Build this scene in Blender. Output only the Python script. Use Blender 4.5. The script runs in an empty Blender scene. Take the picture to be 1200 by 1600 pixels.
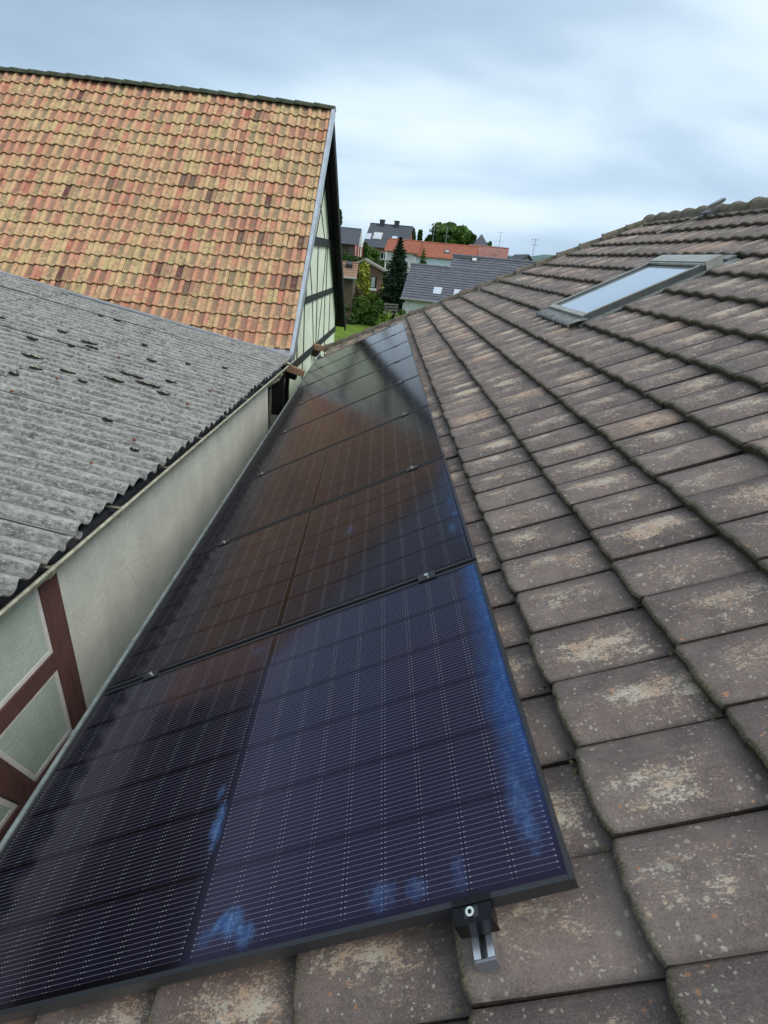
import bpy, math, random
import numpy as np
from mathutils import Vector, Matrix
rnd = random.Random(7)
RG = np.random.default_rng(11)
SC = bpy.context.scene
COL = SC.collection
TH = 0.491305
CT, ST = math.cos(TH), math.sin(TH)
PHI = math.radians(3.0)
DV = np.array([math.sin(PHI), math.cos(PHI), 0.0])      # along the old buildings
NV = np.array([math.cos(PHI), -math.sin(PHI), 0.0])     # out of their long wall, towards our roof
W0, W1 = -1.0664, -0.933
CAM = np.array([1.0726637, -0.5748650, 1.8190150])
RM = np.array([[0.9962067, -0.0023926, 0.0869856], [0.0770784, -0.4396865, -0.8948378], [0.0403874, 0.8981483, -0.4378342]])
FP = 817.786
GR = -4.6

def RP(u, v, h=0.0):          # our roof: u along the eave, v up the slope, h off the panel plane
    return np.array([v*CT - h*ST, u, v*ST + h*CT])
def BP(s, o, z):              # old buildings: s along, o outwards, z up
    return DV*s + NV*o + np.array([0, 0, z])
def at(x, y, Y):              # direction from the tripod point, carried out to depth Y
    d = RM.T @ np.array([(x-600)/FP, (y-800)/FP, 1.0])
    return CAM + d*((Y-CAM[1])/d[1])

# ------------------------------------------------------------------ objects
LOC = {}
def tag(o, label=None, cat=None, group=None, kind=None):
    if label: o['label'] = label
    if cat: o['category'] = cat
    if group: o['group'] = group
    if kind: o['kind'] = kind
    return o
def thing(name, loc, label, cat, group=None):
    o = bpy.data.objects.new(name, None); COL.objects.link(o)
    o.location = [float(c) for c in loc]; o.empty_display_size = .2
    LOC[o] = np.array(loc, float)
    return tag(o, label, cat, group)
def base(parent):
    return LOC.get(parent, np.zeros(3))
def mesh_obj(name, V, F, mats, parent=None, smooth=False, fm=None, uv=None, att=None, loc=None):
    V = np.asarray(V, float)
    b = base(parent) if parent is not None else (np.array(loc, float) if loc is not None else np.zeros(3))
    me = bpy.data.meshes.new(name)
    me.from_pydata((V-b).tolist(), [], F)
    if not isinstance(mats, (list, tuple)): mats = [mats]
    for m in mats: me.materials.append(m)
    if fm is not None: me.polygons.foreach_set('material_index', np.asarray(fm, np.int32))
    if smooth is True: me.polygons.foreach_set('use_smooth', np.ones(len(me.polygons), bool))
    elif smooth is not False: me.polygons.foreach_set('use_smooth', np.asarray(smooth, bool))
    li = np.empty(len(me.loops), np.int32); me.loops.foreach_get('vertex_index', li)
    if uv is not None:
        l = me.uv_layers.new(name='UVMap'); l.data.foreach_set('uv', np.asarray(uv, np.float32)[li].ravel())
    if att is not None:
        a = me.color_attributes.new('tile', 'FLOAT_COLOR', 'POINT')
        a.data.foreach_set('color', np.asarray(att, np.float32).ravel())
    me.update()
    o = bpy.data.objects.new(name, me); COL.objects.link(o)
    if parent is not None:
        o.parent = parent
        LOC[o] = b            # parts sit at identity under their thing
    else:
        o.location = [float(c) for c in b]; LOC[o] = b
    return o

class MB:
    def __init__(s): s.v = []; s.f = []; s.m = []; s.sm = []
    def add(s, V, F, m=0, smooth=False):
        n = len(s.v); s.v += [tuple(map(float, p)) for p in V]
        for f in F: s.f.append(tuple(i+n for i in f)); s.m.append(m); s.sm.append(smooth)
        return s
    def hexa(s, P, m=0):      # 8 points: bottom 4 ccw, top 4 ccw
        return s.add(P, [(3,2,1,0),(4,5,6,7),(0,1,5,4),(1,2,6,5),(2,3,7,6),(3,0,4,7)], m)
    def boxf(s, fn, a0, a1, b0, b1, c0, c1, m=0):
        return s.hexa([fn(a0,b0,c0), fn(a1,b0,c0), fn(a1,b1,c0), fn(a0,b1,c0), fn(a0,b0,c1), fn(a1,b0,c1), fn(a1,b1,c1), fn(a0,b1,c1)], m)
    def box(s, x0, x1, y0, y1, z0, z1, m=0):
        return s.boxf(lambda a,b,c:(a,b,c), x0, x1, y0, y1, z0, z1, m)
    def slab(s, poly, off, m=0):   # polygon extruded by vector off
        n = len(poly); P = [np.array(p, float) for p in poly]; Q = [p+np.array(off, float) for p in P]
        F = [tuple(range(n))[::-1], tuple(range(n, 2*n))] + [(i,(i+1)%n,(i+1)%n+n,i+n) for i in range(n)]
        return s.add(P+Q, F, m)
    def tube(s, pts, r, n=8, m=0, cap=True):
        P = [np.array(p, float) for p in pts]; R = r if isinstance(r, (list, tuple)) else [r]*len(P)
        V = []; F = []
        for i, p in enumerate(P):
            t = (P[min(i+1, len(P)-1)]-P[max(i-1, 0)]); t /= np.linalg.norm(t)+1e-12
            a = np.cross(t, [0,0,1.0]) if abs(t[2]) < .9 else np.cross(t, [1.0,0,0]); a /= np.linalg.norm(a); b = np.cross(t, a)
            for k in range(n):
                q = 2*math.pi*k/n; V.append(p+R[i]*(math.cos(q)*a+math.sin(q)*b))
        for i in range(len(P)-1):
            for k in range(n): F.append((i*n+k, i*n+(k+1)%n, (i+1)*n+(k+1)%n, (i+1)*n+k))
        s.add(V, F, m, True)
        if cap: s.add(V[:n], [tuple(range(n))[::-1]], m); s.add(V[-n:], [tuple(range(n))], m)
        return s
    def bar(s, p, q, w, h, up=(0,0,1), m=0):
        p = np.array(p, float); q = np.array(q, float); t = q-p; t /= np.linalg.norm(t)
        up = np.array(up, float); a = np.cross(t, up); a /= np.linalg.norm(a); b = np.cross(a, t)
        c = [p-a*w/2-b*h/2, p+a*w/2-b*h/2, p+a*w/2+b*h/2, p-a*w/2+b*h/2]
        d = [x+(q-p) for x in c]
        return s.add(c+d, [(0,1,2,3),(7,6,5,4),(0,4,5,1),(1,5,6,2),(2,6,7,3),(3,7,4,0)], m)
    def build(s, name, mats, parent=None, loc=None):
        return mesh_obj(name, s.v, s.f, mats, parent, smooth=s.sm, fm=s.m, loc=loc)

def copy_tree(o, parent=None):
    c = o.copy(); COL.objects.link(c)
    if parent is not None: c.parent = parent
    for ch in list(o.children): copy_tree(ch, c)
    return c

# ------------------------------------------------------------------ materials
class NT:
    def __init__(s, name):
        s.m = bpy.data.materials.new(name); s.m.use_nodes = True
        s.n = s.m.node_tree.nodes; s.l = s.m.node_tree.links
        s.b = s.n['Principled BSDF']
    def link(s, a, b):
        if hasattr(a, 'is_output'): s.l.new(a, b)
        else:
            try: b.default_value = a
            except Exception: b.default_value = (*a, 1.0)
    def node(s, t, **k):
        n = s.n.new(t)
        for a, b in k.items(): setattr(n, a, b)
        return n
    def coord(s, kind='Object'): return s.node('ShaderNodeTexCoord').outputs[kind]
    def uv(s): return s.coord('UV')
    def mapping(s, vec, scale=(1,1,1), loc=(0,0,0)):
        n = s.node('ShaderNodeMapping'); s.l.new(vec, n.inputs[0]); n.inputs['Scale'].default_value = scale; n.inputs['Location'].default_value = loc
        return n.outputs[0]
    def noise(s, vec, scale, detail=4, rough=.6, dist=0, out=0):
        n = s.node('ShaderNodeTexNoise'); s.l.new(vec, n.inputs['Vector'])
        n.inputs['Scale'].default_value = scale; n.inputs['Detail'].default_value = detail; n.inputs['Roughness'].default_value = rough; n.inputs['Distortion'].default_value = dist
        return n.outputs[out]
    def voro(s, vec, scale, out='Distance', rand=1, feature='F1'):
        n = s.node('ShaderNodeTexVoronoi'); n.feature = feature; s.l.new(vec, n.inputs['Vector']); n.inputs['Scale'].default_value = scale
        n.inputs['Randomness'].default_value = rand
        return n.outputs[out]
    def math(s, op, a, b=None, c=None, clamp=False):
        n = s.node('ShaderNodeMath', operation=op, use_clamp=clamp)
        s.link(a, n.inputs[0])
        if b is not None: s.link(b, n.inputs[1])
        if c is not None: s.link(c, n.inputs[2])
        return n.outputs[0]
    def step(s, x, lo, hi):     # smoothstep
        n = s.node('ShaderNodeMapRange', interpolation_type='SMOOTHSTEP'); s.link(x, n.inputs[0])
        n.inputs[1].default_value = lo; n.inputs[2].default_value = hi
        return n.outputs[0]
    def mix(s, f, a, b, mode='MIX'):
        n = s.node('ShaderNodeMix', data_type='RGBA', blend_type=mode)
        s.link(f, n.inputs[0])
        for v, i in ((a, 6), (b, 7)):
            if hasattr(v, 'is_output'): s.l.new(v, n.inputs[i])
            else: n.inputs[i].default_value = (*v, 1.0)
        return n.outputs[2]
    def ramp(s, x, stops, interp='LINEAR'):
        n = s.node('ShaderNodeValToRGB'); s.l.new(x, n.inputs[0]); r = n.color_ramp; r.interpolation = interp
        while len(r.elements) < len(stops): r.elements.new(.5)
        for e, (p, c) in zip(r.elements, stops): e.position = p; e.color = (*c, 1.0)
        return n.outputs[0]
    def sep(s, v):
        n = s.node('ShaderNodeSeparateXYZ'); s.l.new(v, n.inputs[0]); return n.outputs
    def attr(s, name='tile'):
        n = s.node('ShaderNodeAttribute', attribute_name=name); return n.outputs['Color']
    def seprgb(s, v):
        n = s.node('ShaderNodeSeparateColor'); s.l.new(v, n.inputs[0]); return n.outputs
    def bump(s, h, strength=.3, dist=.01):
        n = s.node('ShaderNodeBump'); s.l.new(h, n.inputs['Height']); n.inputs['Strength'].default_value = strength; n.inputs['Distance'].default_value = dist
        s.l.new(n.outputs[0], s.b.inputs['Normal'])
    def set(s, color=None, rough=None, metal=None, spec=None, ior=None, tint=None):
        if color is not None: s.link(color, s.b.inputs['Base Color'])
        if rough is not None: s.link(rough, s.b.inputs['Roughness'])
        if metal is not None: s.link(metal, s.b.inputs['Metallic'])
        if spec is not None: s.link(spec, s.b.inputs['Specular IOR Level'])
        if ior is not None: s.b.inputs['IOR'].default_value = ior
        if tint is not None: s.b.inputs['Specular Tint'].default_value = (*tint, 1)
        return s.m

def plain(name, c, rough=.7, metal=0, var=.18, scale=6, bump=0.0, spec=.4):
    t = NT(name); co = t.coord('Object')
    n = t.noise(co, scale, 5, .65)
    k = t.step(n, .3, .7)
    col = t.mix(k, tuple(x*(1-var) for x in c), tuple(min(1, x*(1+var)) for x in c))
    t.set(col, rough, metal, spec)
    if bump: t.bump(t.noise(co, scale*8, 4), bump, .01)
    return t.m

def mat_our_tile():
    t = NT('brown_tile'); co = t.coord('Object'); uv = t.uv(); A = t.seprgb(t.attr())
    x, y, _ = t.sep(uv)
    r1, r2, edge = A[0], A[1], A[2]
    r3 = t.math('FRACT', t.math('MULTIPLY', r1, 7.3)); r4 = t.math('FRACT', t.math('MULTIPLY', r2, 5.7))
    b0 = t.ramp(r1, [(0,(.100,.070,.070)),(.35,(.134,.098,.095)),(.7,(.172,.130,.122)),(.88,(.215,.165,.148)),(1,(.29,.20,.155))])
    n1 = t.noise(co, 9, 7, .7); gr = t.noise(co, 240, 4, .8); nz = t.noise(t.mapping(co, (.8, 1.7, .8)), 120, 8, .85); nz2 = t.noise(t.mapping(co, (.6, 1.5, .6)), 15, 6, .72); nz3 = t.noise(co, 34, 6, .75)
    base = t.mix(t.step(n1, .28, .72), t.mix(.5, b0, (.075,.055,.05)), t.mix(.4, b0, (.27,.215,.17)))
    base = t.mix(t.math('MULTIPLY', t.step(t.noise(co, 2.6, 5, .6), .50, .68), .55), base, (.085,.072,.064))
    st = t.noise(t.mapping(co, (6, 70, 6)), 1, 6, .7)
    base = t.mix(t.math('MULTIPLY', t.step(st, .45, .75), .30), base, (.25,.215,.18))
    base = t.mix(t.math('MULTIPLY', t.step(gr, .50, .62), .40), base, (.27,.235,.20))
    base = t.mix(t.math('MULTIPLY', t.math('SUBTRACT', 1, t.step(gr, .38, .48)), .45), base, (.055,.045,.042))
    # grainy lichen crust, mostly on the crown, different on each tile
    cx = t.math('SUBTRACT', x, t.math('ADD', .30, t.math('MULTIPLY', r4, .26)))
    band = t.math('EXPONENT', t.math('MULTIPLY', t.math('MULTIPLY', cx, cx), -14.0))
    cy = t.math('SUBTRACT', y, t.math('ADD', .25, t.math('MULTIPLY', r3, .4)))
    ey = t.math('MULTIPLY', t.step(y, .0, .14), t.math('EXPONENT', t.math('MULTIPLY', t.math('MULTIPLY', cy, cy), -7.0)))
    m = t.math('MULTIPLY', band, ey)
    v = t.math('ADD', t.math('MULTIPLY', nz, .95), t.math('ADD', t.math('MULTIPLY', nz2, .55), t.math('MULTIPLY', nz3, .35)))
    v = t.math('ADD', v, t.math('MULTIPLY', m, t.math('ADD', .10, t.math('MULTIPLY', t.math('MULTIPLY', r2, r3), .20))))
    crust = t.math('MULTIPLY', t.step(v, 1.06, 1.10), .85)
    cc = t.mix(t.step(t.noise(co, 17, 4), .40, .62), (.52,.48,.385), (.50,.36,.25))
    wash = t.math('MULTIPLY', t.step(v, .90, 1.14), t.math('MULTIPLY', m, .50))
    base = t.mix(wash, base, t.mix(t.step(r3, .6, .9), (.28,.225,.175), (.36,.25,.175)))
    base = t.mix(crust, base, cc)
    pk = t.math('MULTIPLY', t.math('GREATER_THAN', r1, .90), t.math('MULTIPLY', m, t.step(t.math('ADD', nz2, t.math('MULTIPLY', nz3, .5)), .62, .80)))
    base = t.mix(t.math('MULTIPLY', pk, .8), base, t.mix(t.step(nz, .4, .6), (.42,.27,.18), (.60,.42,.29)))
    # scattered lichen rosettes, few of them, each its own size and broken rim
    wv = t.mix(.016, co, t.noise(co, 55, 5, .75, 0, 1))
    for sc, sz, keep, colr in ((30, .26, .90, (.44,.43,.34)), (52, .33, .86, (.45,.42,.33)), (25, .22, .965, (.46,.22,.10)), (100, .36, .82, (.47,.44,.36)), (60, .30, .95, (.42,.20,.09))):
        d = t.voro(wv, sc); cc_ = t.seprgb(t.voro(wv, sc, 'Color'))
        on = t.math('GREATER_THAN', t.math('ADD', cc_[0], t.math('MULTIPLY', t.math('SUBTRACT', t.noise(co, 6, 4), .5), .7)), keep)
        dd = t.math('ADD', d, t.math('MULTIPLY', t.math('SUBTRACT', nz, .5), .30))
        sp = t.math('MULTIPLY', t.math('SUBTRACT', 1, t.step(dd, sz*.6, sz*.95)), on)
        base = t.mix(t.math('MULTIPLY', sp, .62), base, colr)
    # moss at the nose, darkened to paint course shade; laps and heads darker
    ny = t.math('ADD', y, t.math('MULTIPLY', t.math('SUBTRACT', nz3, .5), .20))
    ms = t.math('SUBTRACT', 1, t.step(ny, .005, .060))
    base = t.mix(t.math('MULTIPLY', ms, .85), base, t.mix(t.step(nz, .42, .58), (.040,.036,.020), (.19,.17,.095)))
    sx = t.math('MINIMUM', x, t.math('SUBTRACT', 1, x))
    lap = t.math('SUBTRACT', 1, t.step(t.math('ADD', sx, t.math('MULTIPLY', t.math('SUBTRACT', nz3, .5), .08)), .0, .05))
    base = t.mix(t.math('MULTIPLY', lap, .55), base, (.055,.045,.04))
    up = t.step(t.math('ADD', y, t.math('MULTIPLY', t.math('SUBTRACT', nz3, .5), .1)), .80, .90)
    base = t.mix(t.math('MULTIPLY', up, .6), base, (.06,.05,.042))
    base = t.mix(t.math('MULTIPLY', edge, .92), base, t.mix(t.step(nz, .47, .62), (.030,.022,.020), (.085,.072,.045)))  # bare dark clay skirts, deepened to paint the shade under each course
    t.set(base, t.math('SUBTRACT', .66, t.math('MULTIPLY', t.step(n1, .3, .8), .16)), 0, .38)
    h = t.math('ADD', t.math('MULTIPLY', nz, .7), t.math('MULTIPLY', crust, .45))
    h = t.math('ADD', h, t.math('MULTIPLY', gr, .5))
    t.bump(t.math('ADD', h, t.math('MULTIPLY', nz2, 1.2)), .42, .007)
    return t.m

def mat_cap():
    t = NT('ridge_cap_clay'); co = t.coord('Object')
    n = t.noise(co, 14, 7, .7); n2 = t.noise(co, 60, 6, .75)
    c = t.ramp(n, [(.25,(.075,.065,.048)),(.45,(.14,.12,.092)),(.6,(.19,.165,.13)),(.8,(.26,.235,.19))])
    c = t.mix(t.step(n2, .58, .72), c, (.36,.34,.27))
    c = t.mix(t.math('MULTIPLY', t.step(t.noise(co, 5, 3), .5, .62), .6), c, (.085,.088,.042))
    t.set(c, .85, 0, .25); t.bump(n2, .6, .01)
    return t.m

def mat_barn_tile():
    t = NT('orange_tile'); co = t.coord('Object'); x, y, _ = t.sep(t.uv()); A = t.seprgb(t.attr())
    r1, r2, edge = A[0], A[1], A[2]
    big = t.noise(co, .55, 4, .6); mid = t.noise(t.mapping(co, (1, 1, .6)), 1.7, 5, .65)
    rr = t.math('ADD', t.math('MULTIPLY', r1, .62), t.math('MULTIPLY', t.step(mid, .3, .7), .38))
    c = t.ramp(rr, [(.05,(.42,.13,.095)),(.22,(.56,.21,.145)),(.38,(.62,.30,.19)),(.52,(.62,.37,.215)),(.66,(.62,.45,.235)),(.82,(.54,.43,.20)),(.95,(.34,.21,.13))])
    c = t.mix(t.math('MULTIPLY', t.step(big, .45, .62), .35), c, (.46,.20,.13))
    c = t.mix(t.math('GREATER_THAN', r1, .982), c, (.13,.05,.05))
    n1 = t.noise(co, 26, 8, .78); n2 = t.noise(co, 85, 6, .8); n3 = t.noise(co, 9, 6, .7)
    pan = t.math('MULTIPLY', t.math('SUBTRACT', 1, t.step(x, .42, .54)), t.step(x, .03, .13))
    pan = t.math('MULTIPLY', pan, t.math('MULTIPLY', t.step(y, .04, .22), t.math('SUBTRACT', 1, t.step(y, .78, .95))))
    g = t.math('MULTIPLY', pan, t.step(t.math('ADD', n1, t.math('MULTIPLY', t.math('SUBTRACT', r2, .5), .30)), .40, .56))
    c = t.mix(t.math('MULTIPLY', g, .78), c, t.mix(t.step(n2, .4, .6), (.13,.10,.075), (.30,.24,.165)))
    rib = t.step(x, .54, .66)
    c = t.mix(t.math('MULTIPLY', rib, .50), c, t.mix(t.step(t.math('ADD', r2, t.math('MULTIPLY', t.math('SUBTRACT', n3, .5), 1.2)), .3, .7), (.62,.43,.235), (.60,.32,.20)))
    lo = t.math('MULTIPLY', t.math('SUBTRACT', 1, t.step(y, .02, .25)), t.step(n1, .40, .56))
    c = t.mix(t.math('MULTIPLY', lo, .5), c, (.46,.40,.17))
    ms = t.math('MULTIPLY', t.step(t.math('ADD', n1, t.math('MULTIPLY', t.step(n3, .3, .7), .35)), .70, .82), .6)
    c = t.mix(ms, c, (.22,.17,.10))
    c = t.mix(t.math('MULTIPLY', t.step(n2, .56, .66), .50), c, (.16,.105,.07))
    c = t.mix(t.math('MULTIPLY', t.math('SUBTRACT', 1, t.step(n2, .34, .44)), .35), c, (.62,.50,.33))
    gro = t.math('LESS_THAN', t.math('ABSOLUTE', t.math('SUBTRACT', x, .53)), .028)
    c = t.mix(t.math('MULTIPLY', gro, .6), c, (.12,.07,.045))
    gro = t.math('LESS_THAN', x, .03)
    c = t.mix(t.math('MULTIPLY', gro, .7), c, (.09,.05,.03))
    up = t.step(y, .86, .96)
    c = t.mix(t.math('MULTIPLY', up, .65), c, (.09,.055,.03))  # shadow line below the next course, painted into the tile colour
    c = t.mix(t.math('MULTIPLY', edge, .92), c, (.055,.030,.016))  # tile edges near black: course shadow painted in
    t.set(c, .85, 0, .22); t.bump(t.math('ADD', n1, n2), .7, .010)
    return t.m

def mat_corr():
    t = NT('fibre_cement'); uv = t.uv()
    x, y, _ = t.sep(uv)       # x along the building (m), y up the slope (m)
    n1 = t.noise(t.mapping(uv, (22, 9, 1)), 1, 8, .78)
    n2 = t.noise(t.mapping(uv, (95, 42, 1)), 1, 7, .85)
    n3 = t.noise(uv, 1.2, 5, .65); n4 = t.noise(t.mapping(uv, (11, .8, 1)), 1, 6, .7)
    c = t.ramp(n1, [(.34,(.032,.031,.029)),(.46,(.080,.078,.073)),(.54,(.14,.136,.125)),(.67,(.27,.26,.23))])
    c = t.mix(t.math('MULTIPLY', t.step(n3, .4, .65), .5), c, (.10,.10,.10))
    c = t.mix(t.math('MULTIPLY', t.step(n4, .52, .68), .5), c, (.075,.075,.072))
    c = t.mix(t.math('MULTIPLY', t.step(n2, .52, .59), .75), c, (.34,.325,.275))
    c = t.mix(t.math('MULTIPLY', t.math('SUBTRACT', 1, t.step(n2, .43, .49)), .85), c, (.040,.038,.036))
    ph = t.math('ADD', t.math('MULTIPLY', t.math('COSINE', t.math('MULTIPLY', x, 2*math.pi/.15)), .5), .5)
    c = t.mix(t.math('MULTIPLY', t.step(t.math('ADD', ph, t.math('MULTIPLY', n1, .8)), 1.0, 1.5), .40), c, (.40,.39,.35))
    c = t.mix(t.math('MULTIPLY', t.math('SUBTRACT', 1, t.step(ph, 0, .25)), t.math('MULTIPLY', t.step(n1, .4, .6), .6)), c, (.065,.06,.055))
    cc_ = t.seprgb(t.voro(uv, 24, 'Color')); sp = t.math('MULTIPLY', t.math('LESS_THAN', t.voro(uv, 24), .26), t.math('GREATER_THAN', cc_[0], .86))
    c = t.mix(t.math('MULTIPLY', sp, .75), c, (.045,.042,.038))
    mo = t.math('MULTIPLY', t.step(t.noise(uv, 7, 6, .75), .58, .68), t.step(n2, .42, .55))
    c = t.mix(t.math('MULTIPLY', mo, .55), c, (.24,.22,.12))
    t.set(c, .92, 0, .18); t.bump(t.math('ADD', n2, n1), .8, .012)
    return t.m

def mat_corr():
    t = NT('fibre_cement'); co = t.coord('Object'); uv = t.uv()
    x, y, _ = t.sep(uv)       # x along the building (m), y up the slope (m)
    n1 = t.noise(t.mapping(uv, (16, 5, 1)), 1, 8, .75)
    n2 = t.noise(t.mapping(uv, (60, 24, 1)), 1, 7, .8)
    n3 = t.noise(uv, 1.2, 4, .6)
    c = t.ramp(n1, [(.30,(.055,.055,.054)),(.44,(.14,.14,.134)),(.54,(.23,.23,.215)),(.68,(.38,.375,.34))])
    c = t.mix(t.math('MULTIPLY', t.step(n3, .4, .7), .4), c, (.20,.205,.21))
    c = t.mix(t.math('MULTIPLY', t.step(n2, .52, .60), .75), c, (.45,.44,.39))
    c = t.mix(t.math('MULTIPLY', t.math('SUBTRACT', 1, t.step(n2, .40, .47)), .85), c, (.065,.062,.058))
    # crests bleach paler, furrows hold dirt
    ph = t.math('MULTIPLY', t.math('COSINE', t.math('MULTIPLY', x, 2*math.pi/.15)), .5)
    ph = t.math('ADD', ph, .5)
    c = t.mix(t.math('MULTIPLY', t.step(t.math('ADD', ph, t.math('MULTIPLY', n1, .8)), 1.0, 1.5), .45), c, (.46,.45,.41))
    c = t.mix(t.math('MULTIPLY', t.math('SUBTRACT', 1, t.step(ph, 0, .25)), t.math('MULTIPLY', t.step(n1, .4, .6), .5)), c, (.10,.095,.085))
    sp = t.math('MULTIPLY', t.math('LESS_THAN', t.voro(uv, 21), .16), t.step(t.noise(uv, 3, 3), .54, .6))
    c = t.mix(t.math('MULTIPLY', sp, .7), c, (.08,.075,.065))
    mo = t.math('MULTIPLY', t.step(t.noise(uv, 9, 5, .7), .62, .7), t.step(n2, .4, .55))
    c = t.mix(t.math('MULTIPLY', mo, .5), c, (.23,.215,.12))
    t.set(c, .9, 0, .2); t.bump(t.math('ADD', n2, n1), .7, .01)
    return t.m

def mat_plaster(name, c, dirt=.5):
    t = NT(name); co = t.coord('Object')
    n = t.noise(co, 2.2, 7, .7); n2 = t.noise(t.mapping(co, (9, 9, .6)), 1, 6, .7); n3 = t.noise(co, 24, 6, .75); n4 = t.noise(co, 120, 5, .75)
    col = t.mix(t.step(n, .3, .7), tuple(x*.86 for x in c), tuple(min(1, x*1.07) for x in c))
    col = t.mix(t.math('MULTIPLY', t.step(n2, .50, .75), dirt*.7), col, tuple(x*.62 for x in c))
    col = t.mix(t.math('MULTIPLY', t.math('MULTIPLY', t.step(n3, .55, .70), t.step(n, .45, .6)), dirt*.5), col, (.27,.29,.22))
    col = t.mix(t.math('MULTIPLY', t.step(n4, .56, .68), dirt*.35), col, tuple(x*.55 for x in c))
    wv = t.mix(.05, co, t.noise(co, 5, 4, .6, 0, 1))
    cr = t.math('MULTIPLY', t.math('LESS_THAN', t.voro(wv, .9, 'Distance', 1, 'DISTANCE_TO_EDGE'), .0035), t.step(t.noise(co, 1.3, 3), .5, .6))
    col = t.mix(t.math('MULTIPLY', cr, dirt), col, tuple(x*.35 for x in c))
    t.set(col, .92, 0, .18)
    t.bump(t.math('ADD', t.noise(co, 60, 6, .75), t.math('MULTIPLY', n3, 1.5)), .8, .008)
    return t.m

def mat_paint_wood(name, c):
    t = NT(name); co = t.coord('Object')
    n = t.noise(t.mapping(co, (30, 30, 3)), 1, 6, .7); n2 = t.noise(co, 4, 4)
    col = t.mix(t.step(n, .35, .7), tuple(x*.78 for x in c), tuple(x*1.12 for x in c))
    col = t.mix(t.math('MULTIPLY', t.step(n2, .5, .7), .35), col, tuple(x*.6 for x in c))
    t.set(col, .75, 0, .3); t.bump(n, .35, .005)
    return t.m

def mat_glass_pv(name, smudges=(), edge_sheen=0.0, tint=(.86,.88,1.0), rough=.11, spec=.09):
    t = NT(name); uv = t.uv(); u, v, _ = t.sep(uv)
    W = .1825; G = .0925
    u1 = t.math('SUBTRACT', u, .0195); v1 = t.math('SUBTRACT', v, .0195)
    fu = t.math('FRACT', t.math('DIVIDE', u1, W))            # position within a string
    line = t.math('FRACT', t.math('MULTIPLY', fu, 16.0))
    ln = t.math('LESS_THAN', t.math('ABSOLUTE', t.math('SUBTRACT', line, .5)), .052)
    ugap = t.math('LESS_THAN', t.math('ABSOLUTE', t.math('SUBTRACT', fu, .5)), .468)
    # two half fields of nine half cells, either side of the middle bar
    mid = t.math('ABSOLUTE', t.math('SUBTRACT', v, .861))
    vv = t.math('SUBTRACT', mid, .0105)
    fv = t.math('FRACT', t.math('DIVIDE', vv, G))
    cell = t.math('LESS_THAN', t.math('ABSOLUTE', t.math('SUBTRACT', fv, .5)), .482)
    field = t.math('MULTIPLY', t.math('GREATER_THAN', mid, .0105), t.math('LESS_THAN', mid, .0105+9*G))
    fu_in = t.math('LESS_THAN', t.math('ABSOLUTE', t.math('SUBTRACT', u, .567)), .5475)
    cellm = t.math('MULTIPLY', t.math('MULTIPLY', cell, ugap), t.math('MULTIPLY', field, fu_in))
    lnm = t.math('MULTIPLY', ln, cellm)
    pad = t.math('MULTIPLY', t.math('LESS_THAN', t.math('ABSOLUTE', t.math('SUBTRACT', t.math('ABSOLUTE', t.math('SUBTRACT', fv, .5)), .455)), .022), t.math('LESS_THAN', t.math('ABSOLUTE', t.math('SUBTRACT', line, .5)), .11))
    pad = t.math('MULTIPLY', pad, cellm)
    cv = t.noise(t.mapping(uv, (2, 4, 1)), 1.3, 2)
    cellc = t.mix(cv, (.0065,.0058,.0080), (.011,.009,.0125)) if not edge_sheen > .3 else t.mix(cv, (.0065,.006,.010), (.010,.009,.019))
    c = t.mix(cellm, (.0045,.0042,.0050), cellc)
    c = t.mix(t.math('MULTIPLY', lnm, .55), c, (.225,.215,.24))
    c = t.mix(t.math('MULTIPLY', pad, .5), c, (.36,.35,.40))
    # film left by wiping hands, the coating's blue sheen painted into it
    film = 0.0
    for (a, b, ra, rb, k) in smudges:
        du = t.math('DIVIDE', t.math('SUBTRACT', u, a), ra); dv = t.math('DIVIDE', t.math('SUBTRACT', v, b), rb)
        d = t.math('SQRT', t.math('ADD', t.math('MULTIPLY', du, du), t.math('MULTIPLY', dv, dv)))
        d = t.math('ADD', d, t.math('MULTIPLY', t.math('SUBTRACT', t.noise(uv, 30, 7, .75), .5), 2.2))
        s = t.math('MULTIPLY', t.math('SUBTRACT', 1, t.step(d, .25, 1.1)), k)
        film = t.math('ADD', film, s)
    if edge_sheen:  # blue sky reflection by the right edge, painted into the glass colour
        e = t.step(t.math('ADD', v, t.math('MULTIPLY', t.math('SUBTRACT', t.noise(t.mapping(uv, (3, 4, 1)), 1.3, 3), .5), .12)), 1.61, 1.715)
        e = t.math('MULTIPLY', e, t.math('MULTIPLY', t.step(u, .0, .35), edge_sheen))
        sheen_m = e
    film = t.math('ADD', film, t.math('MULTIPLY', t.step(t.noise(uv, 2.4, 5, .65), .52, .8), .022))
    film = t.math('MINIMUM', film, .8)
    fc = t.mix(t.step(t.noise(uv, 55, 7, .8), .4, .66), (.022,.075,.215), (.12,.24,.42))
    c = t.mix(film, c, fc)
    if edge_sheen: c = t.mix(sheen_m, c, t.mix(t.step(t.noise(uv, 45, 6, .75), .42, .7), (.012,.070,.235), (.05,.16,.36)))
    dust = t.math('MULTIPLY', t.step(t.noise(uv, 160, 3, .7), .70, .76), .12)
    c = t.mix(dust, c, (.35,.34,.33))
    t.set(c, t.math('ADD', rough, t.math('MULTIPLY', film, .25)), 0, spec, 1.5, tint)
    return t.m

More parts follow.
